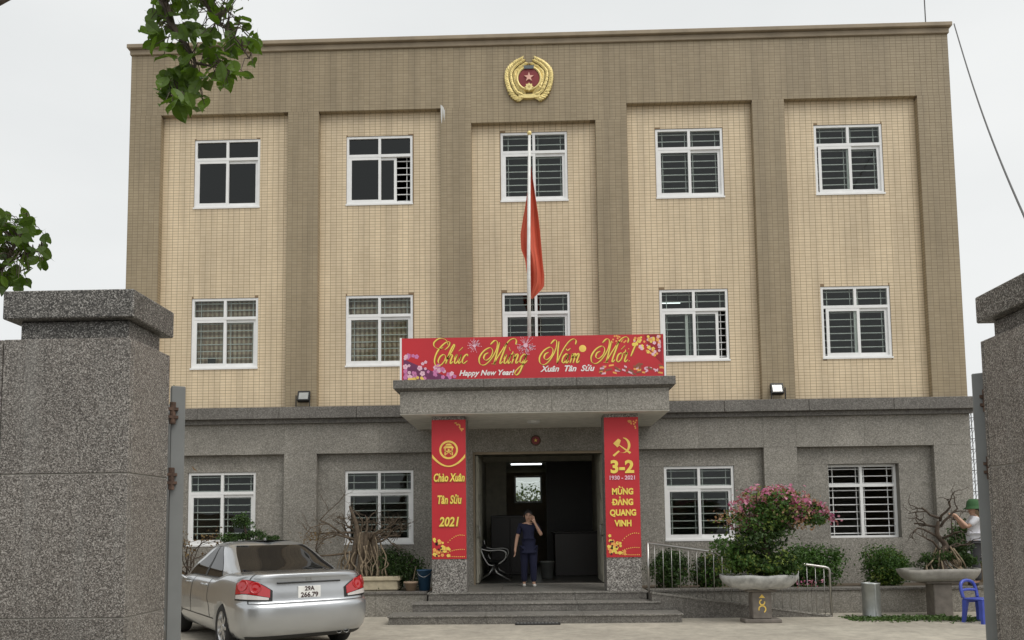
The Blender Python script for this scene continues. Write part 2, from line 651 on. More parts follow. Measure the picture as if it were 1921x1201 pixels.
def add_text(mb, body, x, z, y, size, **k):
    v, f = text_geo(body, size, **k)
    mb.add([(x + a, y, z + b) for a, b in v], f)


def disc(mb, x, z, r, y, n=14, rz=None):
    rz = rz or r
    mb.add([(x + r * math.cos(2 * math.pi * i / n), y, z + rz * math.sin(2 * math.pi * i / n)) for i in range(n)], [tuple(range(n))])


def ring(mb, x, z, r0, r1, y, a0=0, a1=360, n=32):
    v = []
    for i in range(n + 1):
        th = math.radians(a0 + (a1 - a0) * i / n)
        c, s_ = math.cos(th), math.sin(th)
        v += [(x + r0 * c, y, z + r0 * s_), (x + r1 * c, y, z + r1 * s_)]
    mb.add(v, [(2 * i, 2 * i + 1, 2 * i + 3, 2 * i + 2) for i in range(n)])


def star_poly(x, z, R, r=None, n=5, rot=90):
    r = r or R * 0.382
    return [(x + (R if i % 2 == 0 else r) * math.cos(math.radians(rot + 180 * i / n)), z + (R if i % 2 == 0 else r) * math.sin(math.radians(rot + 180 * i / n))) for i in range(2 * n)]


def eval_mods(o, name=None):
    dg = bpy.context.evaluated_depsgraph_get()
    me = bpy.data.meshes.new_from_object(o.evaluated_get(dg))
    old = o.data
    o.modifiers.clear()
    o.data = me
    bpy.data.meshes.remove(old)
    return o


def skin(name, nodes, edges, root, mat, parent=None, sub=2):
    """nodes: dict name->(x,y,z,r)"""
    ks = list(nodes)
    me = bpy.data.meshes.new(name)
    me.from_pydata([nodes[k][:3] for k in ks], [(ks.index(a), ks.index(b)) for a, b in edges], [])
    o = bpy.data.objects.new(name, me)
    COL.objects.link(o)
    o.modifiers.new('skin', 'SKIN')
    if not me.skin_vertices:
        bm = bmesh.new()
        bm.from_mesh(me)
        bm.verts.layers.skin.verify()
        bm.to_mesh(me)
        bm.free()
    for i, k in enumerate(ks):
        r = nodes[k][3]
        me.skin_vertices[0].data[i].radius = (r, r) if not isinstance(r, tuple) else r
        me.skin_vertices[0].data[i].use_root = (k == root)
    s_ = o.modifiers.new('sub', 'SUBSURF')
    s_.levels = sub
    s_.render_levels = sub
    eval_mods(o)
    o.data.materials.clear()
    o.data.materials.append(MATS[mat])
    o.data.polygons.foreach_set('use_smooth', [True] * len(o.data.polygons))
    o.data.name = name
    if parent:
        o.parent = parent
    return o

# ------------------------------------------------------------------ ground
tag(MB().add([(-300, -120, 0), (300, -120, 0), (300, 500, 0), (-300, 500, 0)], [(0, 1, 2, 3)]).build('ground', 'concrete_yard'), kind='structure')

tag(MB().add([(-300, -60, 0.004), (300, -60, 0.004), (300, -13.6, 0.004), (-300, -13.6, 0.004)], [(0, 1, 2, 3)]).build('unseen_road', 'asphalt'), kind='structure')  # dark sheet out of view, added to darken reflections and front bounce
for nm, x in (('added_wall_left', -11.0), ('added_wall_right', 11.2)):  # side walls out of view, added to darken the car window reflections
    m = MB().bbox(x - 0.1, x + 0.1, -12.3, 12.0, 0, 2.1, 0.01)
    m.bbox(x - 0.14, x + 0.14, -12.34, 12.04, 2.101, 2.17, 0.01)
    tag(m.build(nm, 'cornice_paint'), kind='structure')

# ------------------------------------------------------------------ building
BX0, BX1 = -8.56, 8.87
PAN = [(-7.88, -5.13), (-4.47, -1.86), (-1.21, 1.43), (2.09, 4.73), (5.40, 8.17)]
PTOP = [10.52, 10.52, 10.18, 10.53, 10.54]
GPAN = [(-7.88, -5.14), (-4.46, -1.86), None, (2.09, 4.71), (5.38, 8.13)]
GTOP = 3.16
WX = [-7.20, -3.905, -0.596, 2.700, 6.044]
WW = 1.429
WTOP = [2.81, 6.526, 10.018]
WH = 1.51
ZL = 4.12
ZR = 11.93
DOOR = (-1.23, 1.50, 0.44, 3.15)
FY = -0.14

bld = empty('office_building', (0, 0, 0))
tag(bld, 'three-storey office building with beige and brown tiled front over a grey granite ground floor', 'building')

uh = [(x, x + WW, WTOP[r] - WH, WTOP[r]) for r in (1, 2) for x in WX]
gh = [(x, x + WW, WTOP[0] - WH, WTOP[0]) for i, x in enumerate(WX) if i != 2] + [DOOR]
MB().wall(BX0, BX1, ZL - 0.3, ZR, 0.0, 0.2, uh).build('upper_wall', 'grout_beige', bld)
MB().wall(BX0, BX1, 0.0, ZL - 0.3, 0.0, 0.2, gh).build('ground_floor_wall', 'mortar', bld)
MB().wall(BX0, BX1, ZL - 0.3, ZR, FY, -0.002, [(p[0], p[1], ZL - 0.4, t_) for p, t_ in zip(PAN, PTOP)]).build('upper_pilaster_frame', 'grout_brown', bld)
MB().wall(BX0, BX1, 0.0, ZL - 0.3, FY, -0.002, [(p[0], p[1], -0.1, GTOP) for p in GPAN if p] + [DOOR]).build('ground_floor_pilaster_frame', 'granite_wall', bld)
# side, rear walls, roof, floor slabs
MB().box(BX0, BX0 + 0.2, 0.2, 10.0, 0, ZR).build('side_wall', 'cornice_paint', bld)
MB().box(BX1 - 0.2, BX1, 0.2, 10.0, 0, ZR).build('side_wall', 'cornice_paint', bld)
MB().wall(BX0 + 0.2, BX1 - 0.2, 0, ZR, 9.8, 10.0, [(-0.62, 0.30, 2.40, 3.30)]).build('rear_wall', 'cornice_paint', bld)
MB().box(BX0 + 0.2, BX1 - 0.2, 0.2, 9.8, 11.2, 11.4).build('roof', 'roof_concrete', bld)
for z in (0.24, 3.55, 7.2):
    MB().box(BX0 + 0.2, BX1 - 0.2, 0.2, 9.8, z, z + 0.2).build('floor_slab', 'room_floor', bld)
for z0, z1 in ((3.75, 7.2), (7.4, 11.2)):
    MB().box(BX0 + 0.2, BX1 - 0.2, 4.6, 4.7, z0, z1).build('interior_wall', 'room_wall', bld)
    for a in (-4.8, -1.53, 1.76, 5.06):
        MB().box(a - 0.06, a + 0.06, 0.2, 4.6, z0, z1).build('interior_wall', 'room_wall', bld)
for a, b in ((BX0 + 0.2, -1.38), (1.65, BX1 - 0.2)):
    MB().box(a, b, 4.6, 4.7, 0.44, 3.55).build('interior_wall', 'room_wall', bld)
for a in (-4.8, 5.06):
    MB().box(a - 0.06, a + 0.06, 0.2, 4.6, 0.44, 3.55).build('interior_wall', 'room_wall', bld)
# entrance hall
MB().box(-1.38, -1.26, 0.2, 9.8, 0.44, 3.55).build('hall_wall', 'hall_wall', bld)
MB().box(1.53, 1.65, 0.2, 9.8, 0.44, 3.55).build('hall_wall', 'hall_wall', bld)
MB().box(-1.26, 1.53, 0.2, 9.8, 0.44, 0.446).build('hall_floor', 'hall_floor', bld)
MB().box(-1.26, 1.53, 0.2, 9.8, 3.40, 3.549).build('hall_ceiling', 'hall_wall', bld)
MB().box(-1.26, -0.72, 5.0, 5.15, 0.446, 3.40).build('hall_partition', 'hall_wall', bld)
MB().box(0.34, 1.53, 4.2, 4.35, 0.446, 3.40).build('hall_partition', 'hall_dark', bld)  # painted near-black in place of the shade on this side of the hall
MB().box(-1.26, 1.53, 3.9, 4.1, 3.28, 3.399).build('ceiling_beam', 'hall_wall', bld)
wf = MB().wall(-0.62, 0.30, 2.40, 3.30, 9.82, 9.88, [(-0.56, 0.24, 2.46, 3.24)]).build('window', 'upvc', bld)
MB().box(-0.56, 0.24, 9.845, 9.855, 2.46, 3.24).build('pane', 'window_glass', wf)
# door frame and open leaves
m = MB()
m.box(-1.262, -1.19, -0.10, -0.03, 0.441, 3.17)
m.box(1.46, 1.532, -0.10, -0.03, 0.441, 3.17)
m.box(-1.19, 1.46, -0.10, -0.03, 3.10, 3.17)
df = m.build('door_frame', 'cornice_paint', bld)
for x, s_ in ((-1.185, 1), (1.455, -1)):
    d = MB().bbox(min(x, x + 0.05 * s_), max(x, x + 0.05 * s_), 0.0, 1.25, 0.46, 3.08, 0.006).build('door_leaf', 'hall_wall', bld)
    m = MB()
    for zz in (0.62, 1.5, 2.3):
        m.box(x + 0.05 * s_ - (0 if s_ > 0 else 0.012), x + 0.05 * s_ + (0.012 if s_ > 0 else 0), 0.15, 1.1, zz, zz + 0.65)
    m.build('door_panel', 'hall_wall', d)
    MB().tube([(x + 0.03 * s_, -0.02, 1.4), (x + 0.09 * s_, -0.07, 1.42), (x + 0.09 * s_, -0.07, 1.62), (x + 0.03 * s_, -0.02, 1.64)], 0.012, 6).build('handle', 'chrome', d)


# tiles: real pieces, too small to pick apart one by one
def tile_field(rects, y, px=0.12, pz=0.06, gap=0.0075, prd=0.0012):
    Q = []
    for (x0, x1, z0, z1, holes) in rects:
        nx, nz = max(1, round((x1 - x0) / px)), max(1, round((z1 - z0) / pz))
        dx, dz = (x1 - x0) / nx, (z1 - z0) / nz
        for i in range(nx):
            for j in range(nz):
                a, b = x0 + i * dx + gap / 2, x0 + (i + 1) * dx - gap / 2
                c, d = z0 + j * dz + gap / 2, z0 + (j + 1) * dz - gap / 2
                skip = False
                for h in holes:
                    if a < h[1] and b > h[0] and c < h[3] and d > h[2]:
                        if a >= h[0] - 0.06 and b <= h[1] + 0.06 and c >= h[2] - 0.03 and d <= h[3] + 0.03:
                            skip = True
                        # trim to the opening
                        if a < h[0] < b:
                            b, skip = h[0], (h[0] - a < 0.02)
                        elif a < h[1] < b:
                            a, skip = h[1], (b - h[1] < 0.02)
                        elif c < h[2] < d:
                            d, skip = h[2], (h[2] - c < 0.012)
                        elif c < h[3] < d:
                            c, skip = h[3], (d - h[3] < 0.012)
                        else:
                            skip = True
                if not skip:
                    Q.append((a, b, c, d))
    Q = np.array(Q)
    n = len(Q)
    a, b, c, d = Q.T
    w = npr.normal(0, 0.0002, n)
    yf, yb = y - prd + w, np.full(n, y + 0.001)
    V = np.stack([np.stack([a, yf, c], 1), np.stack([b, yf, c], 1), np.stack([b, yf, d], 1), np.stack([a, yf, d], 1),
                  np.stack([a, yb, c], 1), np.stack([b, yb, c], 1), np.stack([b, yb, d], 1), np.stack([a, yb, d], 1)], 1).reshape(-1, 3)
    i = np.arange(n)[:, None] * 8
    F = np.concatenate([i + q for q in ([0, 1, 2, 3], [0, 4, 5, 1], [1, 5, 6, 2], [2, 6, 7, 3], [3, 7, 4, 0])], 0)
    return V, F


V, F = tile_field([(p[0], p[1], ZL, t_, uh) for p, t_ in zip(PAN, PTOP)], 0.0)
tag(put('facade_tile', numpy_mesh('facade_tile', V, F, 'tile_beige'), bld), 'small beige wall tiles of the recessed bays', kind='stuff')
edges = [BX0] + [v for p in PAN for v in p] + [BX1]
rects = [(edges[2 * i], edges[2 * i + 1], ZL, 10.18, []) for i in range(6)]
rects += [(BX0, PAN[1][1] + 0.65, 10.52, ZR - 0.06, []), (PAN[3][0], BX1, 10.535, ZR - 0.06, []), (PAN[1][1] + 0.65, PAN[3][0], 10.18, ZR - 0.06, [])]
rects += [(BX0, PAN[0][0], 10.18, 10.52, []), (PAN[0][1], PAN[1][0], 10.18, 10.52, []), (PAN[1][1], PAN[1][1] + 0.65, 10.18, 10.52, []),
          (PAN[3][1], PAN[4][0], 10.18, 10.535, []), (PAN[4][1], BX1, 10.18, 10.535, [])]
V, F = tile_field(rects, FY)
tag(put('facade_tile', numpy_mesh('facade_tile', V, F, 'tile_brown'), bld), 'small brown wall tiles of the pilasters and top band', kind='stuff')
# tiled reveals of the recesses
m = MB()
for p, t_ in zip(PAN, PTOP):
    for i in range(int((t_ - ZL) / 0.06)):
        z = ZL + i * 0.06
        m.box(p[0] - 0.001, p[0] + 0.004, FY + 0.002, -0.005, z + 0.005, z + 0.055)
        m.box(p[1] - 0.004, p[1] + 0.001, FY + 0.002, -0.005, z + 0.005, z + 0.055)
    for i in range(int((p[1] - p[0]) / 0.12)):
        x = p[0] + 0.006 + i * 0.12
        m.box(x + 0.005, x + 0.115, FY + 0.002, -0.005, t_ - 0.004, t_ + 0.001)
tag(m.build('facade_tile', 'tile_brown', bld), kind='stuff')

# lime runs down one pilaster edge
m = MB()
for x, z0, z1, w in ((-1.835, 10.17, 10.60, 0.022), (-1.80, 10.28, 10.56, 0.014), (-1.775, 10.22, 10.50, 0.012)):
    m.prism([(x - w, z1), (x - w * 0.5, z0 + 0.1), (x, z0), (x + w * 0.6, z0 + 0.12), (x + w, z1 - 0.03)], FY - 0.0035, FY + 0.001)
m.build('lime_stain', 'white_paint', bld)

# cornice and ledge
MB().bbox(BX0 - 0.06, BX1 + 0.06, -0.255, 10.1, ZR + 0.06, ZR + 0.15, 0.01).build('cornice', 'cornice_paint', bld)
MB().bbox(BX0 - 0.02, BX1 + 0.02, -0.185, 10.06, ZR - 0.06, ZR + 0.059, 0.01).build('cornice', 'cornice_paint', bld)
xs_ = [BX0 - 0.09, -6.9, -5.2, -3.6, -2.42, 2.47, 3.9, 5.6, 7.3, BX1 + 0.09]
for a, b in zip(xs_[:-1], xs_[1:]):
    MB().bbox(a + 0.003, b - 0.003, -0.33, -0.142, 3.88, ZL, 0.006).build('ledge_slab', 'granite_dark', bld)
MB().box(BX0 - 0.04, BX1 + 0.04, -0.23, -0.141, 3.79, 3.879).build('ledge_moulding', 'granite_dark', bld)


# granite slabs of the ground floor, one object each
def slab(x0, x1, z0, z1, y, mat='granite_wall', th=0.012, g=0.0012):
    if x1 - x0 < 0.03 or z1 - z0 < 0.03:
        return
    MB().bbox(x0 + g, x1 - g, y - th, y - 0.001, z0 + g, z1 - g, 0.001).build('granite_slab', mat, bld)


zc = [0.0, 0.62, 1.30, 1.98, 2.60, GTOP]
pil = [(BX0, -7.88), (-5.14, -4.46), (-1.86, DOOR[0]), (DOOR[1], 2.09), (4.71, 5.38), (8.13, BX1)]
for a, b in pil:
    for c, d in zip(zc[:-1], zc[1:]):
        slab(a, b, c, d, FY)
xs2 = [BX0, -7.88, -6.51, -5.14, -4.46, -3.16, -1.86, DOOR[0], 0.1, DOOR[1], 2.09, 3.40, 4.71, 5.38, 6.75, 8.13, BX1]
for a, b in zip(xs2[:-1], xs2[1:]):
    slab(a, b, GTOP, 3.79, FY)
for gi in (0, 1, 3, 4):
    p = GPAN[gi]
    w0, w1 = WX[gi], WX[gi] + WW
    zb, zt = WTOP[0] - WH, WTOP[0]
    for a, b in ((p[0], w0), (w1, p[1])):
        for c, d in ((0, 0.62), (0.62, zb), (zb, 2.05), (2.05, zt), (zt, GTOP)):
            slab(a, b, c, d, 0.0)
    mid = (w0 + w1) / 2
    for a, b in ((w0, mid), (mid, w1)):
        slab(a, b, 0, 0.62, 0.0)
        slab(a, b, 0.62, zb, 0.0)
        slab(a, b, zt, GTOP, 0.0)


# ------------------------------------------------------------------ windows
def bars(m, x0, x1, z0, z1, y0, y1, b):
    m.wall(x0, x1, z0, z1, y0, y1, [(x0 + b, x1 - b, z0 + b, z1 - b)])


def window(ci, ri, lx=0.0, rx=0.0, gl='window_glass', bare=False):
    x0, z1 = WX[ci] + 0.004, WTOP[ri] - 0.004
    x1, z0 = x0 + WW - 0.008, z1 - WH + 0.008
    y = 0.015 if not bare else 0.13
    xm, zt = (x0 + x1) / 2, z1 - 0.43
    m = MB()
    m.wall(x0, x1, z0, z1, y, y + 0.065, [(x0 + 0.05, xm - 0.028, zt + 0.03, z1 - 0.05), (xm + 0.028, x1 - 0.05, zt + 0.03, z1 - 0.05), (x0 + 0.05, x1 - 0.05, z0 + 0.045, zt - 0.03)])
    if not bare:
        m.box(x0 - 0.012, x1 + 0.012, -0.022, 0.012, z0 - 0.03, z0 + 0.004)
    w = m.build('window', 'upvc', bld)
    yp = y + 0.03
    for a, b in ((x0 + 0.05, xm - 0.028), (xm + 0.028, x1 - 0.05)):
        if not bare:
            MB().box(a, b, yp, yp + 0.006, zt + 0.03, z1 - 0.05).build('pane', gl, w)
    sw = (x1 - x0 - 0.1) / 2 + 0.03
    if not bare:
        for k, (sx, sy) in enumerate(((x0 + 0.05 + lx, y + 0.004), (x1 - 0.05 - sw - rx, y + 0.036))):
            m = MB()
            bars(m, sx, sx + sw, z0 + 0.046, zt - 0.031, sy, sy + 0.028, 0.058)
            sh = m.build('sash', 'upvc', w)
            MB().box(sx + 0.058, sx + sw - 0.058, sy + 0.011, sy + 0.017, z0 + 0.104, zt - 0.089).build('pane', gl, sh)
    else:
        MB().box(xm - 0.03, xm + 0.03, y + 0.002, y + 0.06, z0 + 0.046, zt - 0.031).build('mullion', 'upvc', w)
    m = MB()
    yg = y + 0.085
    nb = 10
    for i in range(nb):
        z = z0 + 0.09 + (z1 - z0 - 0.18) * i / (nb - 1)
        m.box(x0 + 0.02, x1 - 0.02, yg, yg + 0.012, z - 0.009, z + 0.009)
    for x in (x0 + 0.16, xm - 0.07, xm + 0.09, x1 - 0.14):
        m.box(x - 0.007, x + 0.007, yg + 0.013, yg + 0.025, z0 + 0.01, z1 - 0.01)
    m.build('grille', 'grille_paint', w)
    return w


WS = {(0, 2): dict(gl='film_glass'), (1, 2): dict(gl='film_glass', rx=0.30), (3, 1): dict(rx=0.15), (4, 1): dict(lx=0.05), (4, 2): dict(lx=0.03), (4, 0): dict(bare=True)}
for ri in range(3):
    for ci in range(5):
        if ri == 0 and ci == 2:
            continue
        window(ci, ri, **WS.get((ci, ri), {}))

# curtains behind two first-floor windows
for ci, lab in ((0, 'beige plaid curtain drawn across the window beside the brown corner pilaster'), (1, 'beige plaid curtain in the window next to the end of the red banner')):
    x0, x1, z0, z1 = WX[ci] + 0.012, WX[ci] + WW - 0.012, WTOP[1] - WH + 0.012, WTOP[1] - 0.012
    n = 90
    v, f = [], []
    for i in range(n + 1):
        x = x0 + (x1 - x0) * i / n
        yy = 0.175 + 0.016 * math.sin(i * 0.9) + 0.008 * math.sin(i * 0.37 + ci)
        v += [(x, yy, z0), (x, yy + 0.008, z1)]
    f = [(2 * i, 2 * i + 2, 2 * i + 3, 2 * i + 1) for i in range(n)]
    o = MB().add(v, f).build('curtain', 'plaid_curtain', None, True)
    tag(o, lab, 'curtain', 'curtains in the middle-floor windows')
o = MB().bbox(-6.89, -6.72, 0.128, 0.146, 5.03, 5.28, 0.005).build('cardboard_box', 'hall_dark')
tag(o, 'small dark box on the inner sill in front of the plaid curtain', 'box')
# lit tube lamps inside
for x0, x1, y, z, lab in ((2.92, 3.55, 2.2, 6.86, 'lit white tube lamp seen through the pane right of the banner'), (6.05, 6.35, 2.4, 6.93, 'lit tube lamp seen through the middle-floor window nearest the cable'), (-0.60, 0.25, 5.6, 3.34, 'lit white tube lamp across the ceiling of the entrance hall')):
    r = empty('tube_lamp', (0, 0, 0))
    tag(r, lab, 'lamp')
    MB().tube([(x0, y, z), (x1, y, z)], 0.018, 8).build('tube', 'tube_light', r)
    top = 7.2 if z > 5 else 3.40
    m = MB().box(x0 - 0.03, x1 + 0.03, y - 0.03, y + 0.03, z + 0.02, z + 0.06)
    m.box(x0 + 0.05, x0 + 0.07, y - 0.01, y + 0.01, z + 0.06, top)
    m.box(x1 - 0.07, x1 - 0.05, y - 0.01, y + 0.01, z + 0.06, top)
    m.build('housing', 'upvc', r)

# ------------------------------------------------------------------ canopy, columns, steps
CX0, CX1 = -2.47, 2.55
ZS = 3.64
m = MB()
m.box(CX0 + 0.11, CX1 - 0.11, -2.36, -0.335, ZS + 0.004, 4.04)
can = m.build('canopy', 'granite_wall', bld)
xs3 = [CX0, -0.85, 0.80, CX1]
for a, b in zip(xs3[:-1], xs3[1:]):
    MB().bbox(a + 0.002, b - 0.002, -2.47, -0.334, 4.08, 4.235, 0.008).build('coping_slab', 'granite_dark', can)
v = []
for z, e in ((4.041, 0.0), (4.079, 0.09)):
    v += [(CX0 + 0.11 - e, -2.362 - e, z), (CX1 - 0.11 + e, -2.362 - e, z), (CX1 - 0.11 + e, -0.336, z), (CX0 + 0.11 - e, -0.336, z)]
MB().add(v, [(0, 1, 5, 4), (1, 2, 6, 5), (2, 3, 7, 6), (3, 0, 4, 7), (3, 2, 1, 0), (4, 5, 6, 7)]).build('coping_moulding', 'granite_dark', can)
fx = [CX0 + 0.11, -1.0, 0.35, 1.35, CX1 - 0.11]
for a, b in zip(fx[:-1], fx[1:]):
    MB().bbox(a + 0.002, b - 0.002, -2.374, -2.361, ZS + 0.006, 4.038, 0.002).build('granite_slab', 'granite_wall', can)
MB().box(CX0 + 0.11, CX1 - 0.11, -2.36, FY - 0.013, ZS - 0.012, ZS + 0.003).build('soffit', 'soffit_paint', can)
MB().lathe([(0.0, -0.05), (0.10, -0.05), (0.13, -0.03), (0.13, 0.0)], (0.03, -1.3, ZS - 0.0125), 20).build('ceiling_lamp', 'white_paint', can)

COLS = [(-1.83, -1.21), (1.30, 1.92)]
for a, b in COLS:
    c = MB().box(a + 0.012, b - 0.012, -2.058, -1.522, 0.30, ZS - 0.013).build('column', 'mortar', bld)
    zz = [0.441, 1.06, 1.72, 2.38, 3.04, ZS - 0.014]
    for z0, z1 in zip(zz[:-1], zz[1:]):
        MB().bbox(a, b, -2.07, -1.51, z0, z1 - 0.004, 0.003).build('granite_slab', 'granite_column', c)

# steps
STEPS = [(-1.92, 2.02, -2.08, 0.0, 0.44), (-2.14, 2.18, -2.52, -2.081, 0.293), (-2.45, 2.45, -3.12, -2.081, 0.147)]
for i, (a, b, y0, y1, z) in enumerate(STEPS):
    yb = 0.0 if i == 0 else (-2.082 if i == 1 else -2.522)
    st = MB().box(a + 0.02, b - 0.02, y0 + 0.02, yb if i else FY - 0.02, 0.001 if i == 2 else 0.0, z - 0.031).build('step', 'granite_step', bld)
    n = 3
    for k in range(n):
        p, q = a + (b - a) * k / n, a + (b - a) * (k + 1) / n
        MB().bbox(p + 0.0015, q - 0.0015, y0 - 0.012, yb - 0.001 if i else FY - 0.014, z - 0.03, z, 0.004).build('tread_slab', 'granite_step', st)
        MB().bbox(p + 0.0015 + 0.02, q - 0.0015 - 0.02, y0 + 0.004, y0 + 0.019, (0.294 if i == 0 else 0.148 if i == 1 else 0.001), z - 0.032, 0.002).build('riser_slab', 'granite_dark', st)
MB().box(DOOR[0], DOOR[1], FY - 0.013, 0.2, 0.30, 0.4385).build('threshold', 'granite_step', bld)
o = MB().bbox(-0.32, 0.42, -3.30, -3.135, 0.0, 0.025, 0.006)
o.cur = 1
for i in range(12):
    x = -0.29 + i * 0.058
    o.box(x, x + 0.03, -3.285, -3.15, 0.0255, 0.029)
tag(o.build('drain_grate', ['black_plastic', 'steel_paint']), 'narrow dark metal drain grate at the foot of the entrance steps', 'grate')

# ------------------------------------------------------------------ planters
for nm, x0, x1, lab in (('l', BX0, -1.95, 'grey granite raised planter bed beside the silver car'), ('r', 2.05, 8.87, 'grey granite raised planter bed behind the ramp railing')):
    r = empty('planter_bed', ((x0 + x1) / 2, -1.0, 0))
    tag(r, lab, 'planter')
    ox = -(x0 + x1) / 2
    m = MB()
    m.box(x0 + ox, x1 + ox, -0.86, -0.64, 0, 0.40)
    m.build('planter_wall', 'mortar', r)
    n = 7
    for k in range(n):
        p, q = x0 + ox + (x1 - x0) * k / n, x0 + ox + (x1 - x0) * (k + 1) / n
        MB().bbox(p + 0.002, q - 0.002, -0.90, -0.60, 0.401, 0.45, 0.006).build('coping_slab', 'granite_dark', r)
        MB().bbox(p + 0.002, q - 0.002, -0.873, -0.861, 0.002, 0.398, 0.002).build('granite_slab', 'granite_wall', r)
    MB().box(x0 + ox, x1 + ox, -0.639, 0.84, 0.0, 0.40).build('soil', 'soil', r)
    if nm == 'l':
        pbl = r

# ------------------------------------------------------------------ ramp and railing
rp = empty('access_ramp', (3.6, -2.2, 0))
tag(rp, 'sloping grey granite ramp running down from the entrance landing', 'ramp')
m = MB()
v = [(2.03 - 3.6, -0.28, 0.0), (5.08 - 3.6, -0.28, 0.0), (2.03 - 3.6, -0.28, 0.425), (2.03 - 3.6, 0.28, 0.0), (5.08 - 3.6, 0.28, 0.0), (2.03 - 3.6, 0.28, 0.425)]
m.add(v, [(0, 1, 2), (3, 5, 4), (0, 3, 4, 1), (1, 4, 5, 2), (0, 2, 5, 3)])
m.build('ramp_body', 'granite_dark', rp)
m = MB()
v = [(2.03 - 3.6, -0.295, 0.425), (5.10 - 3.6, -0.295, 0.0), (5.10 - 3.6, -0.225, 0.0), (2.03 - 3.6, -0.225, 0.425)]
m.add(v + [(a, b, c + 0.03) for a, b, c in v], [(3, 2, 1, 0), (4, 5, 6, 7), (0, 1, 5, 4), (1, 2, 6, 5), (2, 3, 7, 6), (3, 0, 4, 7)])
m.build('kerb', 'granite_step', rp)
rl = empty('ramp_railing', (3.55, -2.455, 0))
tag(rl, 'stainless steel railing sloping down beside the entrance ramp', 'railing')


def rz_(x):
    return 0.455 - 0.139 * (x - 2.03)


def tz_(x):
    return 1.30 - (x - 1.96) * 0.148


ox = -3.55
pts = [(1.97 + ox, 0, tz_(1.97)), (5.02 + ox, 0, tz_(5.02)), (5.07 + ox, 0, tz_(5.05) - 0.012), (5.10 + ox, 0, tz_(5.05) - 0.05), (5.105 + ox, 0, 0.0)]
MB().tube(pts, 0.021, 10).build('top_rail', 'stainless', rl, True)
MB().tube([(1.985 + ox, 0, 0.44), (1.985 + ox, 0, tz_(1.985))], 0.022, 10).build('post', 'stainless', rl, True)
nb = 21
for i in range(nb):
    x = 2.10 + (5.0 - 2.10) * i / (nb - 1)
    MB().tube([(x + ox, 0, rz_(x) - 0.01), (x + ox, 0, tz_(x) - 0.01)], 0.006, 6).build('baluster', 'stainless', rl, True)

# ------------------------------------------------------------------ emblem on the top band
em = empty('police_emblem', (0.035, FY, 11.03))
em.scale = (0.94, 0.94, 0.94)
tag(em, 'round red and gold wreath emblem with a star on the brown top band', 'emblem')
MB().lathe([(0.0, -0.10), (0.23, -0.095), (0.25, -0.07), (0.25, -0.003)], (0, 0, 0.06), 36, axis='y').build('disc', 'emblem_red', em)
MB().lathe([(0.242, -0.098), (0.258, -0.118), (0.282, -0.118), (0.292, -0.09), (0.292, -0.003)], (0, 0, 0.06), 36, axis='y').build('ring', 'gold', em, True)
MB().prism(star_poly(0, 0.075, 0.115), -0.125, -0.098).build('star', 'emblem_pink', em)
for sgn in (-1, 1):
    m = MB()
    # two sheaves that bow out and end in free tips, open at the top
    axis = catmull([(0.10, -0.34, 0), (0.27, -0.24, 0), (0.38, -0.02, 0), (0.40, 0.20, 0), (0.30, 0.36, 0), (0.16, 0.46, 0)], 5)
    n_ = len(axis)
    for k in range(0, n_ - 1):
        f_ = k / (n_ - 1)
        c_ = axis[k]
        d_ = (axis[k + 1] - axis[k]).normalized()
        for lay in (-1, 0, 1):
            an = lay * (0.62 - 0.3 * f_)
            dx, dz = d_.x * math.cos(an) + d_.y * math.sin(an), d_.y * math.cos(an) - d_.x * math.sin(an)
            L = (0.21 if lay else 0.17) * (1.0 - 0.3 * f_)
            hw = L * 0.27
            bx, bz = sgn * (c_.x + d_.y * lay * 0.05), c_.y - d_.x * lay * 0.05
            dx *= sgn
            nx_, nz_ = -dz, dx
            yy = -0.05 - 0.014 * rnd.random() - 0.02 * (lay == 0)
            v = [(bx, yy, bz), (bx + dx * L * 0.5 + nx_ * hw, yy - 0.004, bz + dz * L * 0.5 + nz_ * hw), (bx + dx * L, yy - 0.012, bz + dz * L), (bx + dx * L * 0.5 - nx_ * hw, yy - 0.004, bz + dz * L * 0.5 - nz_ * hw), (bx + dx * L * 0.5, yy - 0.03, bz + dz * L * 0.5), (bx, 0, bz), (bx + dx * L, 0.0, bz + dz * L)]
            m.add(v, [(0, 1, 4), (1, 2, 4), (2, 3, 4), (3, 0, 4), (0, 5, 6, 2)])
    m.build('wreath', 'gold', em)
m = MB()
pts = [(x, -0.07, -0.35 + 0.04 * (x / 0.3) ** 2) for x in np.linspace(-0.24, 0.24, 13)]
for (a, _, c), (b, _, d) in zip(pts[:-1], pts[1:]):
    m.prism([(a, c - 0.045), (b, d - 0.045), (b, d + 0.045), (a, c + 0.045)], -0.085, 0.0)
for sgn in (-1, 1):
    m.prism([(sgn * 0.20 - 0.03, -0.36), (sgn * 0.20 + 0.03, -0.36), (sgn * 0.26 + 0.03, -0.45), (sgn * 0.26 - 0.03, -0.45)], -0.06, 0.0)
m.build('ribbon', 'gold', em)
m = MB()
for i in range(8):
    a = 2 * math.pi * i / 8
    m.prism([(0.075 * math.cos(a - 0.2), -0.16 + 0.075 * math.sin(a - 0.2)), (0.10 * math.cos(a), -0.16 + 0.10 * math.sin(a)), (0.075 * math.cos(a + 0.2), -0.16 + 0.075 * math.sin(a + 0.2)), (0, -0.16)], -0.13, -0.09)
ring(m, 0, -0.16, 0.03, 0.075, -0.131)
m.build('gear', 'gold', em)
m = MB()
m.prism([(-0.10, 0.27), (0.10, 0.27), (0.12, 0.345), (-0.12, 0.345)], -0.125, -0.09)
m.build('scroll', 'emblem_grey', em)
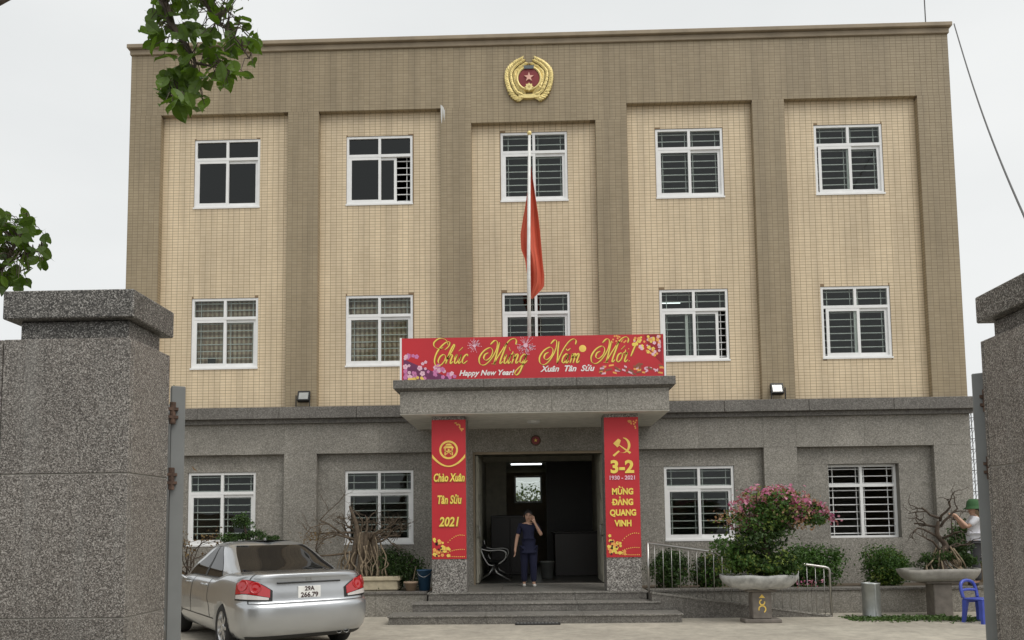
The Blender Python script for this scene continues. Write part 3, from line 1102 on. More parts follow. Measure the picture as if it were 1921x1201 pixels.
# small emblem over the door
se = empty('small_emblem', (0.07, FY - 0.012, 3.37))
tag(se, 'tiny red round emblem with gold rim above the entrance doorway', 'emblem')
MB().lathe([(0.0, -0.03), (0.08, -0.03), (0.085, -0.001)], (0, 0, 0), 20, axis='y').build('disc', 'emblem_red', se)
MB().lathe([(0.08, -0.03), (0.105, -0.025), (0.11, -0.001)], (0, 0, 0), 20, axis='y').build('rim', 'rust', se)
MB().prism(star_poly(0, 0, 0.04), -0.035, -0.03).build('star', 'print_gold', se)

# ------------------------------------------------------------------ floodlights
for p, lab in ((Vector((-4.73, -0.26, ZL)), 'small black floodlight on the stone ledge on the car side of the canopy'), (Vector((5.02, -0.26, ZL)), 'small black floodlight on the stone ledge above the flowering tree')):
    r = empty('floodlight', p)
    tag(r, lab, 'floodlight', 'floodlights on the ledge')
    m = MB()
    m.bbox(-0.13, 0.13, -0.03, 0.05, 0.14, 0.37, 0.01)
    b = m.build('housing', 'black_plastic', r)
    b.rotation_euler = (math.radians(-22), 0, 0)
    m = MB().wall(-0.125, 0.125, 0.145, 0.365, -0.045, -0.031, [(-0.10, 0.10, 0.17, 0.34)])
    m.build('bezel', 'black_plastic', b)
    m = MB().add([(-0.10, -0.034, 0.17), (0.10, -0.034, 0.17), (0.10, -0.034, 0.34), (-0.10, -0.034, 0.34)], [(0, 1, 2, 3)])
    m.build('reflector', 'lamp_reflector', b)
    m = MB().bbox(-0.15, 0.15, 0.0, 0.03, 0.001, 0.018, 0.003)
    m.box(-0.15, -0.135, 0.0, 0.03, 0.018, 0.25)
    m.box(0.135, 0.15, 0.0, 0.03, 0.018, 0.25)
    m.build('bracket', 'black_plastic', r)

# ------------------------------------------------------------------ banner over the canopy
BY = -2.22
bx0, bx1, bz0, bz1 = -2.35, 2.39, 4.245, 5.045
bn = empty('new_year_banner', ((bx0 + bx1) / 2, BY, bz0))
tag(bn, 'long red New Year banner with gold script lettering standing on the canopy', 'banner')
OX, OZ = -(bx0 + bx1) / 2, -bz0


def bpx(px, py):
    p = at(px, py, BY)
    return p.x + OX, p.z + OZ


MB().box(bx0 + OX, bx1 + OX, 0.0, 0.03, 0, bz1 - bz0).build('panel', 'print_red', bn)
m = MB()
m.box(bx0 + OX - 0.035, bx0 + OX - 0.001, -0.008, 0.04, 0.0, bz1 - bz0 + 0.01)
m.build('frame', 'upvc', bn)
m = MB()
m.box(bx1 + OX + 0.001, bx1 + OX + 0.035, -0.008, 0.04, 0.0, bz1 - bz0 + 0.01)
m.build('frame', 'upvc', bn)
for x in (-1.9, 0.0, 1.9):
    MB().tube([(x, 0.04, bz1 - bz0 - 0.05), (x, 0.75, 0.0)], 0.015, 6).build('brace', 'steel_paint', bn)

GL = {
    'C': [[(.75, 1.5), (1.05, 1.9), (1.0, 2.35), (.55, 2.25), (.1, 1.6), (-.05, .8), (.1, .1), (.5, -.25), (.95, 0), (1.1, .6), (.85, 1.0), (.5, .8), (.42, .3), (.6, .05)],
          [(.95, 2.0), (.5, 2.6), (-.2, 2.75), (-.65, 2.35), (-.5, 1.9), (0, 1.65), (.5, 1.75)]],
    'h': [[(-.1, .3), (.25, 1.1), (.42, 1.9), (.30, 2.05), (.15, 1.5), (.08, .6), (.06, 0)], [(.07, .45), (.3, .95), (.5, .9), (.5, .25), (.58, 0), (.78, .25)]],
    'u': [[(-.05, .5), (.1, 1), (.08, .35), (.2, 0), (.42, .25), (.55, 1)], [(.55, 1), (.53, .25), (.62, 0), (.8, .25)]],
    'c': [[(.48, .78), (.36, 1), (.1, .75), (.06, .25), (.26, 0), (.6, .3)]],
    'M': [[(.1, 1.2), (-.2, 1.0), (-.2, .6), (.15, .4), (.5, .8), (.5, 1.4), (.1, 1.75), (-.45, 1.4), (-.7, .7), (-.45, .05), (.1, -.1), (.6, .5), (.85, 1.5), (.7, 2.35), (.35, 2.5), (.05, 2.1)],
          [(.95, 2.3), (1.0, 1.5), (1.05, .7), (1.05, 0)], [(1.05, 0), (1.3, .9), (1.6, 1.8), (1.75, 2.25)], [(1.75, 2.25), (1.7, 1.3), (1.65, .4), (1.72, 0), (1.95, .25)],
          [(1.6, 1.8), (1.95, 2.5), (2.4, 2.7), (2.7, 2.45), (2.75, 2.05)], [(.8, 0), (1.3, -.03)]],
    'N': [[(.1, 1.2), (-.2, 1.0), (-.2, .6), (.15, .4), (.5, .8), (.5, 1.4), (.1, 1.75), (-.45, 1.4), (-.7, .7), (-.45, .05), (.1, -.1), (.55, .5), (.75, 1.5), (.6, 2.35), (.3, 2.5), (.05, 2.1)],
          [(.85, 2.35), (1.0, 1.5), (1.2, .7), (1.35, 0)], [(1.35, 0), (1.45, .9), (1.6, 1.6), (1.9, 2.3), (2.3, 2.6), (2.65, 2.4), (2.7, 2.0)]],
    'n': [[(0, .7), (.1, 1), (.07, 0)], [(.08, .5), (.3, 1), (.47, .88), (.44, .25), (.54, 0), (.72, .25)]],
    'm': [[(0, .7), (.1, 1), (.07, 0)], [(.08, .5), (.28, 1), (.42, .88), (.4, 0)], [(.41, .5), (.62, 1), (.77, .88), (.74, .25), (.84, 0), (1.02, .25)]],
    'g': [[(.5, .85), (.32, 1), (.08, .7), (.08, .2), (.28, .05), (.48, .4), (.55, 1)], [(.55, 1), (.5, 0), (.4, -.9), (.15, -1.25), (-.1, -1.0), (.1, -.55), (.5, -.1), (.85, .3)]],
    'a': [[(.5, .85), (.32, 1), (.08, .7), (.08, .2), (.28, .02), (.46, .35), (.54, 1)], [(.54, 1), (.5, .25), (.6, 0), (.8, .25)]],
    'o': [[(.32, 1), (.08, .75), (.08, .25), (.28, 0), (.52, .3), (.52, .75), (.32, 1)], [(.5, .8), (.75, .75)]],
    'i': [[(0, .6), (.1, 1), (.08, .25), (.18, 0), (.38, .25)], [(.12, 1.35), (.15, 1.45)]],
    '!': [[(.45, 2.4), (.3, 1.5), (.2, .6)], [(.16, .05), (.2, .15)]],
    'acute': [[(.2, 1.35), (.5, 1.75)]], 'grave': [[(.15, 1.75), (.4, 1.35)]], 'breve': [[(.1, 1.55), (.3, 1.35), (.55, 1.6)]], 'horn': [[(.5, .9), (.72, 1.1), (.68, 1.32)]],
}


def script_strokes(spec):
    """spec: list of (glyph, x) in letter units -> ribbons with a broad-nib pen"""
    out = []
    for g, x in spec:
        for st in GL[g]:
            pts = catmull([(px + x, py, 0) for px, py in st], 7)
            pts = [Vector((p.x + 0.32 * p.y, p.y, 0)) for p in pts]
            out.append(pts)
    return out


def pen(mb, strokes, x, z, s_, y, wmin, wmax, nib=math.radians(-28)):
    for pts in strokes:
        L, Rr = [], []
        for i, p in enumerate(pts):
            d = pts[min(i + 1, len(pts) - 1)] - pts[max(i - 1, 0)]
            ang = math.atan2(d.y, d.x)
            w = wmin + (wmax - wmin) * abs(math.sin(ang - nib)) ** 1.6 * (1.0 if d.y < 0 else 0.62)
            e = min(i, len(pts) - 1 - i) / 4
            w *= 0.5 + 0.5 * min(1, e)
            n_ = Vector((-d.y, d.x, 0))
            n_ = n_.normalized() * w / 2 if n_.length > 1e-9 else Vector((0, w / 2, 0))
            a, b = p * s_ + n_, p * s_ - n_
            L.append((x + a.x, y, z + a.y))
            Rr.append((x + b.x, y, z + b.y))
        n = len(pts)
        mb.add(L + Rr, [(i, i + n, i + n + 1, i + 1) for i in range(n - 1)])


S_ = 0.170
words = [
    ('Ch\u00fac', 813, 683, [('C', 0), ('h', 1.25), ('u', 2.1), ('acute', 2.1), ('c', 2.95)]),
    ('M\u1eebng', 906, 683, [('M', 0.1), ('u', 2.1), ('horn', 2.1), ('grave', 2.1), ('n', 3.0), ('g', 3.8)]),
    ('N\u0103m', 1021, 682, [('N', 0), ('a', 1.75), ('breve', 1.75), ('m', 2.65)]),
    ('M\u1edbi!', 1118, 680, [('M', 0), ('o', 2.05), ('horn', 2.05), ('acute', 2.05), ('i', 2.9), ('!', 3.3)])]
for wd, px, py, spec in words:
    x, z = bpx(px, py)
    st = script_strokes(spec)
    m = MB()
    pen(m, st, x + 0.010, z - 0.009, S_, -0.0025, 0.009, 0.030)
    sh = m.build('lettering_shadow', 'print_gold_dark', bn)
    m = MB()
    pen(m, st, x, z, S_, -0.0045, 0.006, 0.026)
    m.build('lettering', 'print_yellow', bn)
m = MB()
x, z = bpx(912, 701)
add_text(m, 'Happy New Year!', x, z + 0.01, -0.004, 0.135, shear=0.3, offset=0.004)
x, z = bpx(1064, 692)
add_text(m, 'Xu\u00e2n  T\u00e2n  S\u1eedu', x, z, -0.004, 0.15, shear=0.35, offset=0.004)
m.build('lettering', 'print_white', bn)
# printed fireworks, moon, blossoms, baskets
m = MB()
for px, py, r, n in ((986, 648, 0.19, 46), (890, 649, 0.13, 30)):
    x, z = bpx(px, py)
    disc(m, x, z, r * 0.22, -0.0032, 12)
    for k in range(n):
        a = rnd.random() * 6.283
        r0, r1 = r * rnd.uniform(0.2, 0.5), r * rnd.uniform(0.55, 1.0)
        w = 0.005
        c, s_ = math.cos(a), math.sin(a)
        m.add([(x + c * r0 - s_ * w, -0.002, z + s_ * r0 + c * w), (x + c * r0 + s_ * w, -0.002, z + s_ * r0 - c * w), (x + c * r1, -0.002, z + s_ * r1)], [(0, 1, 2)])
        disc(m, x + c * r1, z + s_ * r1, 0.008, -0.0031, 5)
m.build('printed_firework', 'print_pale_pink', bn)
m = MB()
x, z = bpx(1093, 654)
disc(m, x, z, 0.065, -0.002, 20)
m.build('printed_moon', 'print_gold', bn)


def petals(m, x, z, r, y, n=5):
    a0 = rnd.random() * 6
    for k in range(n):
        a = a0 + k * 2 * math.pi / n
        disc(m, x + math.cos(a) * r * 0.55, z + math.sin(a) * r * 0.55, r * 0.48, y - 0.00012 * k, 7)


mA, mB, mC, mD = MB(), MB(), MB(), MB()
x, z = bpx(757, 707)
mD.add([(x, -0.0012, 0.004), (x + 1.05, -0.0012, 0.004), (x + 0.75, -0.0012, 0.10), (x + 0.35, -0.0012, 0.26), (x, -0.0012, 0.42)], [(0, 1, 2, 3, 4)])
for k in range(46):
    u = rnd.random() ** 1.3
    xx, zz = x + 0.03 + u * 0.9, 0.05 + rnd.random() * (0.44 * (1 - u) ** 0.8 + 0.06)
    petals(mA if rnd.random() < 0.6 else mB, xx, zz, rnd.uniform(0.025, 0.05), -0.002 - 0.0001 * (k % 9))
for k in range(9):
    petals(mC, x + 0.08 + rnd.random() * 0.28, 0.03 + rnd.random() * 0.05, 0.03, -0.0034)
mD.build('printed_shadow', 'print_purple', bn)
mA.build('printed_blossom', 'print_pink', bn)
mB.build('printed_blossom', 'print_pale_pink', bn)
mC.build('printed_blossom', 'print_gold', bn)
mA, mB, mC, mD, mE = MB(), MB(), MB(), MB(), MB()
xr, _ = bpx(1242, 640)
mD.add([(xr - 0.004, -0.0012, 0.80), (xr - 0.32, -0.0012, 0.80), (xr - 0.2, -0.0012, 0.45), (xr - 0.004, -0.0012, 0.25)], [(0, 1, 2, 3)])
for k in range(52):
    u = rnd.random()
    xx, zz = xr - 0.04 - u * 0.48, 0.77 - rnd.random() * 0.42 * (1 - u * 0.6)
    petals((mA, mB, mC)[k % 3], xx, zz, rnd.uniform(0.018, 0.036), -0.002 - 0.0001 * (k % 9))
for k in range(14):
    xx, zz = xr - 0.62 - rnd.random() * 0.3, 0.66 + rnd.random() * 0.12
    petals(mB, xx, zz, 0.018, -0.0012)
for cx_, w_ in ((xr - 0.90, 0.30), (xr - 0.30, 0.25)):
    for k in range(26):
        xx, zz = cx_ + rnd.uniform(-w_, w_), 0.09 + rnd.random() * 0.16
        a = rnd.uniform(-0.6, 0.6)
        L, w = rnd.uniform(0.04, 0.10), 0.016
        c, s_ = math.cos(a), math.sin(a)
        (mE if k % 2 else mC if k % 4 == 0 else mB).add([(xx, -0.0015 - 0.0001 * k, zz - w), (xx + c * L, -0.0015 - 0.0001 * k, zz + s_ * L - w), (xx + c * L, -0.0015 - 0.0001 * k, zz + s_ * L + w), (xx, -0.0015 - 0.0001 * k, zz + w)], [(0, 1, 2, 3)])
mD.build('printed_shadow', 'print_darkred', bn)
mA.build('printed_blossom', 'print_yellow', bn)
mB.build('printed_blossom', 'print_orange', bn)
mC.build('printed_blossom', 'print_pale_pink', bn)
mE.build('printed_basket', 'print_brown', bn)

# ------------------------------------------------------------------ column banners
CB = [(COLS[0], 'red vertical column banner with gold round emblem and 2021 greeting'), (COLS[1], 'red vertical column banner with gold hammer and sickle and 3-2')]
for k, ((a, b), lab) in enumerate(CB):
    w = b - a
    r = empty('column_banner', ((a + b) / 2, -2.072, 1.04))
    tag(r, lab, 'banner', 'banners on the entrance columns')
    h = 2.52
    n = 14
    v, f = [], []
    for i in range(n + 1):
        z = h * i / n
        yy = -0.006 - 0.004 * math.sin(i * 1.3 + k)
        v += [(-w / 2 + 0.0, yy, z), (w / 2 - 0.0, yy - 0.003, z), (-w / 2, 0.0, z), (w / 2, 0.0, z)]
    for i in range(n):
        o_ = 4 * i
        f += [(o_, o_ + 1, o_ + 5, o_ + 4), (o_ + 2, o_ + 6, o_ + 7, o_ + 3), (o_, o_ + 4, o_ + 6, o_ + 2), (o_ + 1, o_ + 3, o_ + 7, o_ + 5)]
    MB().add(v, f).build('panel', 'print_red', r)
    yd = -0.0145
    if k == 0:
        m = MB()
        cz = 2.52 - 0.55
        ring(m, 0.0, cz, 0.135, 0.17, yd)
        m.prism([(-0.10, cz + 0.03), (0.10, cz + 0.03), (0.07, cz + 0.07), (-0.07, cz + 0.07)], yd, yd + 0.001)
        m.prism([(-0.065, cz + 0.08), (0.065, cz + 0.08), (0.03, cz + 0.115), (-0.03, cz + 0.115)], yd, yd + 0.001)
        for sx in (-0.075, 0.055):
            m.quadxz(sx, sx + 0.022, cz - 0.10, cz + 0.03, yd)
        m.quadxz(-0.075, 0.077, cz - 0.035, cz - 0.015, yd)
        ring(m, 0, cz - 0.085, 0.03, 0.045, yd, 0, 180, 12)
        disc(m, 0, cz + 0.0, 0.018, yd, 10)
        v = []
        for i in range(17):
            u = -1 + 2 * i / 16
            zc_ = cz - 0.30 + 0.17 * u * u
            th = 0.012 + 0.04 * abs(u) ** 1.5
            v += [(u * (w / 2 - 0.01), yd, zc_ - 0.012), (u * (w / 2 - 0.01), yd, zc_ + th)]
        m.add(v, [(2 * i, 2 * i + 2, 2 * i + 3, 2 * i + 1) for i in range(16)])
        m.build('printed_emblem', 'print_gold', r)
        for tx, zz, sz in (('Ch\u00e0o Xu\u00e2n', 1.46, 0.20), ('T\u00e2n S\u1eedu', 1.06, 0.21), ('2021', 0.66, 0.23)):
            for dx, dz, mt, ye, of in ((0.008, -0.008, 'print_gold_dark', yd, 0.012), (0, 0, 'print_yellow', yd - 0.002, 0.006)):
                m = MB()
                add_text(m, tx, dx, zz + dz, ye, sz, shear=0.2, offset=of, sx=0.62 if len(tx) > 5 else 0.8)
                m.build('lettering', mt, r)
    else:
        cz = 2.0
        m = MB()
        v = []
        for i in range(21):
            th = math.radians(-115 + 205 * i / 20)
            wd = 0.002 + 0.045 * math.sin(math.pi * min(1, (20 - i) / 20 + 0.08))
            v += [(0.03 + 0.13 * math.cos(th), yd, cz + 0.01 + 0.14 * math.sin(th)), (0.03 + (0.13 - wd) * math.cos(th), yd, cz + 0.01 + (0.14 - wd) * math.sin(th))]
        m.add(v, [(2 * i, 2 * i + 2, 2 * i + 3, 2 * i + 1) for i in range(20)])
        m.prism([(-0.165, cz - 0.17), (-0.135, cz - 0.195), (-0.03, cz - 0.10), (-0.06, cz - 0.085)], yd, yd + 0.001)
        m.prism([(-0.115, cz + 0.07), (-0.085, cz + 0.04), (0.145, cz - 0.15), (0.17, cz - 0.12)], yd - 0.001, yd)
        m.prism([(-0.15, cz + 0.045), (-0.075, cz - 0.03), (-0.045, cz + 0.0), (-0.01, cz + 0.10), (-0.06, cz + 0.13)], yd - 0.0012, yd)
        m.build('printed_emblem', 'print_gold', r)
        for tx, zz, sz, of, sx in (('3-2', 1.61, 0.31, 0.012, 1.05), ('M\u1eeaNG', 1.17, 0.15, 0.007, 0.85), ('D\u1ea2NG', 0.98, 0.15, 0.007, 0.85), ('QUANG', 0.79, 0.15, 0.007, 0.85), ('VINH', 0.60, 0.15, 0.007, 0.85)):
            m = MB()
            add_text(m, tx, 0.0, zz, yd - 0.002, sz, offset=of, sx=sx)
            if tx[0] == 'D':
                xl = min(p_[0] for p_ in m.v)
                m.quadxz(xl - 0.016, xl + 0.042, zz - 0.012, zz + 0.006, yd - 0.0022)
            m.build('lettering', 'print_yellow', r)
        m = MB()
        add_text(m, '1930 - 2021', 0.0, 1.42, yd - 0.002, 0.10, offset=0.003)
        m.build('lettering', 'print_pale_pink', r)
    mA, mB, mC = MB(), MB(), MB()
    for q in range(34):
        u = rnd.random() ** 1.5
        petals((mA, mB)[q % 2], -w / 2 + 0.04 + u * 0.30, 0.05 + rnd.random() * 0.36 * (1 - 0.6 * u), rnd.uniform(0.018, 0.034), yd - 0.0005 - 0.0001 * (q % 9))
    for arc_, z0 in ((0.25, 0.30), (0.10, 0.12), (-0.02, 0.05)):
        for q in range(9):
            u = q / 8
            disc(mA, -0.02 + u * 0.29, z0 + arc_ * u * (1.6 - u) * 0.8, 0.009, yd, 6)
    for q in range(7):
        disc(mC, -w / 2 + 0.06 + rnd.random() * 0.15, 0.06 + rnd.random() * 0.26, 0.02, yd - 0.002, 6)
    for q in range(14):
        u = rnd.random()
        petals(mB, w / 2 - 0.03 - u * 0.16, h - 0.06 - rnd.random() * 0.20 * (1 - u), 0.016, yd)
    mA.build('printed_blossom', 'print_yellow', r)
    mB.build('printed_blossom', 'print_orange', r)
    mC.build('printed_blossom', 'print_black', r)

# ------------------------------------------------------------------ flagpole and flag
fp = empty('flagpole', (-0.03, -1.95, 4.235))
tag(fp, 'slim white flagpole standing on the canopy behind the red banner', 'flagpole')
MB().tube([(0, 0, 0), (0.01, 0, 2.4), (0.055, 0, 4.72)], [0.036, 0.033, 0.026], 12).build('pole', 'pole_paint', fp, True)
MB().lathe([(0.0, 0.0), (0.03, 0.01), (0.045, 0.045), (0.03, 0.08), (0.0, 0.09)], (0.055, 0, 4.72), 12).build('finial', 'gold', fp, True)
MB().lathe([(0.12, 0.0), (0.12, 0.02), (0.05, 0.03), (0.05, 0.12)], (0, 0, 0.0), 14).build('base_plate', 'steel_paint', fp)
nu, nv = 40, 44
v = []
outR = [(8.40, 0.05), (8.0, 0.10), (7.4, 0.17), (6.8, 0.23), (6.3, 0.275), (6.1, 0.26), (5.95, 0.16), (5.83, 0.06)]
outL = [(8.40, 0.0), (8.0, -0.02), (7.6, -0.08), (7.1, -0.165), (6.8, -0.165), (6.6, -0.10), (6.3, -0.06), (5.83, -0.035)]


def lerp(tab, z):
    for (a, x), (b, y) in zip(tab[:-1], tab[1:]):
        if b <= z <= a:
            return x + (y - x) * (a - z) / (a - b)
    return tab[-1][1]


for j in range(nv + 1):
    g = j / nv
    for i in range(nu + 1):
        u = i / nu
        zt, zb = 8.40, 5.83 + 0.50 * (u - 0.55) ** 2 + 0.42 * max(0, u - 0.72) + (0.75 * (0.16 - u) * 3 if u < 0.16 else 0)
        z = zt + (zb - zt) * g
        l, r_ = lerp(outL, z), lerp(outR, z)
        x = l + (r_ - l) * u
        amp = 0.03 + 0.13 * g
        y = -0.03 + amp * math.sin(u * 9.5 + 0.6 * math.sin(g * 5)) * 0.45 + 0.018 * math.sin(u * 23 + g * 3) - 0.03 * u
        x += 0.012 * math.sin(g * 9 + u * 4) * g
        v.append((x, -1.95 + y + 0.16, z))
f = [(j * (nu + 1) + i, j * (nu + 1) + i + 1, (j + 1) * (nu + 1) + i + 1, (j + 1) * (nu + 1) + i) for j in range(nv) for i in range(nu)]
fl = MB().add(v, f).build('flag', 'flag_red', None, True)
tag(fl, 'limp folded red flag hanging from the white flagpole', 'flag')

# ------------------------------------------------------------------ rods and cable
for p, lab in (((-8.32, 0.3, ZR + 0.15), 'thin metal rod on the roof edge behind the overhanging leaves'), ((8.66, 0.3, ZR + 0.15), 'thin metal rod on the roof corner where the cable is fixed')):
    o = MB()
    o.tube([(0, 0, 0), (0, 0, 1.8)], 0.012, 6)
    o.lathe([(0.05, 0), (0.05, 0.02), (0.018, 0.04)], (0, 0, 0), 10)
    tag(o.build('lightning_rod', 'wire', None, False, p), lab, 'rod', 'lightning rods on the roof')
a, b = Vector((8.93, -0.31, 11.98)), at(1921, 375, -8.0)
b2 = a + (b - a) * 1.25
pts = [a + (b2 - a) * (i / 24) - Vector((0, 0, 0.35 * math.sin(math.pi * i / 24))) for i in range(25)]
o = MB().tube(pts, 0.011, 6).build('overhead_cable', 'wire')
tag(o, 'thin dark cable running down from the roof corner across the sky', 'cable')

# ------------------------------------------------------------------ gate pillars and gate leaves
def gate_pillar(x0, x1, y0, y1, cx0, cx1, lab, zcap=2.64):
    r = empty('gate_pillar', ((x0 + x1) / 2, (y0 + y1) / 2, 0))
    tag(r, lab, 'pillar', 'granite gate pillars')
    dx, dy = (x0 + x1) / 2, (y0 + y1) / 2
    m = MB().box(x0 + 0.006 - dx, x1 - 0.006 - dx, y0 + 0.006 - dy, y1 - 0.006 - dy, 0, 2.53)
    m.build('core', 'mortar_pale', r)
    zz = [0.0, 0.47, 1.17, 1.87, 2.545]
    for k, (a, b) in enumerate(zip(zz[:-1], zz[1:])):
        g = 0.003
        e = 0.0
        # front, back, left and right facing slabs, butted at mitred corners
        MB().bbox(x0 - dx, x1 - dx, y0 - dy, y0 + 0.02 - dy, a + g, b - g, 0.003).build('granite_slab', 'granite_gate', r)
        MB().bbox(x0 - dx, x1 - dx, y1 - 0.02 - dy, y1 - dy, a + g, b - g, 0.003).build('granite_slab', 'granite_gate', r)
        MB().bbox(x0 - dx, x0 + 0.02 - dx, y0 + 0.0245 - dy, y1 - 0.0245 - dy, a + g, b - g, 0.003).build('granite_slab', 'granite_gate', r)
        MB().bbox(x1 - 0.02 - dx, x1 - dx, y0 + 0.0245 - dy, y1 - 0.0245 - dy, a + g, b - g, 0.003).build('granite_slab', 'granite_gate', r)
    MB().bbox(cx0 + 0.06 - dx, cx1 - 0.05 - dx, y0 + 0.045 - dy, y1 - 0.045 - dy, 2.546, 2.641, 0.004).build('neck', 'granite_gate_cap', r)
    MB().bbox(cx0 - dx, cx1 - dx, y0 - 0.012 - dy, y1 + 0.012 - dy, 2.642, 2.785, 0.006).build('cap', 'granite_gate_cap', r)
    return r


gate_pillar(-2.615, -1.975, -12.66, -12.235, -2.62, -1.962, 'speckled granite gate pillar with slab cap beside the leafy branch')
gate_pillar(2.395, 3.02, -12.70, -12.235, 2.385, 3.03, 'speckled granite gate pillar with slab cap on the side of the blue chair')
for x0, x1, lab in ((-6.6, -2.62, 'speckled granite boundary wall joined to the gate pillar under the tree'), (3.025, 6.6, 'speckled granite boundary wall joined to the gate pillar by the chair side')):
    r = empty('boundary_wall', ((x0 + x1) / 2, -12.5, 0))
    tag(r, lab, 'wall')
    dx = (x0 + x1) / 2
    MB().box(x0 - dx, x1 - dx, -0.13, 0.13, 0, 2.53).build('core', 'mortar_pale', r)
    n = 5
    for a, b in zip([0.0, 0.47, 1.17, 1.87], [0.47, 1.17, 1.87, 2.545]):
        for k in range(n):
            p, q = x0 - dx + (x1 - x0) * k / n, x0 - dx + (x1 - x0) * (k + 1) / n
            for y0, y1 in ((-0.155, -0.131), (0.131, 0.155)):
                MB().bbox(p + 0.002, q - 0.002, y0, y1, a + 0.003, b - 0.003, 0.003).build('granite_slab', 'granite_gate', r)

for sgn, hx, ang, lab in ((-1, -1.965, 28, 'grey steel gate leaf swung open behind the pillar beside the car'), (1, 2.43, 36, 'grey steel gate leaf swung open behind the pillar beside the blue chair')):
    r = empty('gate_leaf', (hx, -12.15, 0))
    tag(r, lab, 'gate', 'open gate leaves')
    a = math.radians(ang)
    r.rotation_euler = (0, 0, -sgn * a)
    zt = 2.385
    MB().bbox(-0.037, 0.037, -0.03, 0.05, 0.04, zt, 0.005).build('stile', 'steel_paint', r)
    MB().bbox(-0.025, 0.025, 2.0, 2.06, 0.05, zt - 0.02, 0.004).build('stile', 'steel_paint', r)
    for z in (0.10, 0.95, zt - 0.10):
        MB().bbox(-0.022, 0.022, 0.051, 1.999, z, z + 0.06, 0.003).build('rail', 'steel_paint', r)
    for k in range(12):
        y = 0.2 + k * 0.148
        MB().box(-0.01, 0.01, y, y + 0.02, 1.011, zt - 0.101).build('bar', 'steel_paint', r)
    MB().box(-0.006, 0.006, 0.051, 1.999, 0.161, 0.949).build('sheet_panel', 'steel_paint', r)
    for z in (0.5, 1.87, 2.23):
        m = MB().tube([(sgn * 0.028, -0.05, z - 0.06), (sgn * 0.028, -0.05, z + 0.06)], 0.016, 8)
        m.box(min(0, sgn * 0.05), max(0, sgn * 0.05), -0.066, -0.031, z - 0.03, z - 0.015)
        m.box(min(0, sgn * 0.05), max(0, sgn * 0.05), -0.066, -0.031, z + 0.015, z + 0.03)
        m.build('hinge', 'rust', r)

# ------------------------------------------------------------------ silver saloon car
def se_pow(x, p):
    return math.copysign(abs(x) ** p, x)


class Loft:
    """stack of superelliptic plan outlines; S(rf, tf, side) gives a surface point"""

    def __init__(s, rows, Lr, Lf, n, zwarp=None):
        s.rows, s.Lr, s.Lf, s.n, s.zw = rows, Lr, Lf, n, zwarp

    def pt(s, row, tf):
        z, W, u0, u1 = row
        n = s.n
        if tf < 0.3:
            th = tf / 0.3 * math.pi / 2
            x, u = W * se_pow(math.sin(th), 2 / n), u0 + s.Lr * (1 - se_pow(max(0, math.cos(th)), 2 / n))
        elif tf > 0.7:
            th = (1 - tf) / 0.3 * math.pi / 2
            x, u = W * se_pow(math.sin(th), 2 / n), u1 - s.Lf * (1 - se_pow(max(0, math.cos(th)), 2 / n))
        else:
            k = (tf - 0.3) / 0.4
            x, u = W, (u0 + s.Lr) + (u1 - s.Lf - u0 - s.Lr) * k
        return x, u, z

    def S(s, rf, tf):
        """tf in [-1,1]; sign is the side (negative = left)"""
        sd_ = -1 if tf < 0 else 1
        tf = abs(tf)
        n = len(s.rows)
        i = min(int(rf), n - 2)
        k = rf - i
        P = [Vector(s.pt(s.rows[min(max(i + d, 0), n - 1)], tf)) for d in (-1, 0, 1, 2)]
        a, b, c, d = P
        p = 0.5 * ((2 * b) + (c - a) * k + (2 * a - 5 * b + 4 * c - d) * k * k + (3 * b - a - 3 * c + d) * k ** 3)
        if s.zw:
            p = s.zw(p)
        return Vector((p.x * sd_, p.y, p.z))

    def N(s, rf, tf):
        e = 0.004
        r0, r1 = max(rf - 0.02, 0), min(rf + 0.02, len(s.rows) - 1)
        du = s.S(r1, tf) - s.S(r0, tf)
        dt = s.S(rf, tf + e) - s.S(rf, tf - e) if abs(tf) > e else s.S(rf, 0.008) - s.S(rf, -0.008)
        nn = dt.cross(du)
        return nn.normalized() if nn.length > 1e-9 else Vector((0, -1, 0))

    def shell(s, nr=5, nt=56):
        m = MB()
        R_n = (len(s.rows) - 1) * nr
        cols = [(-1 + 2 * j / (2 * nt)) for j in range(2 * nt)]
        for i in range(R_n + 1):
            for tf in cols:
                m.v.append(tuple(s.S(i / nr, tf)))
        c = 2 * nt
        for i in range(R_n):
            for j in range(c):
                j2 = (j + 1) % c
                m.f.append((i * c + j, i * c + j2, (i + 1) * c + j2, (i + 1) * c + j))
        m.f.append(tuple(reversed(range(c))))
        m.f.append(tuple(R_n * c + j for j in range(c)))
        m.mi = [0] * len(m.f)
        return m

    def patch(s, m, fn, ns, nv, off):
        """fn(s,v)->(rf,tf), s,v in 0..1"""
        o = len(m.v)
        for i in range(ns + 1):
            for j in range(nv + 1):
                rf, tf = fn(i / ns, j / nv)
                m.v.append(tuple(s.S(rf, tf) + s.N(rf, tf) * off))
        for i in range(ns):
            for j in range(nv):
                a = o + i * (nv + 1) + j
                m.f.append((a, a + nv + 1, a + nv + 2, a + 1))
                m.mi.append(m.cur)
        return m


def warp(p):
    z = p.z
    if z > 0.55:
        u = p.y
        k = max(0.0, min(1.0, (u - 0.9) / 0.7))
        s_ = 1.0 - 0.17 * k * k * (3 - 2 * k)
        if u > 2.9:
            k = min(1, (u - 2.9) / 1.6)
            s_ = 0.83 - 0.45 * k ** 1.6
        z = 0.55 + (z - 0.55) * s_
    return Vector((p.x, p.y, z))


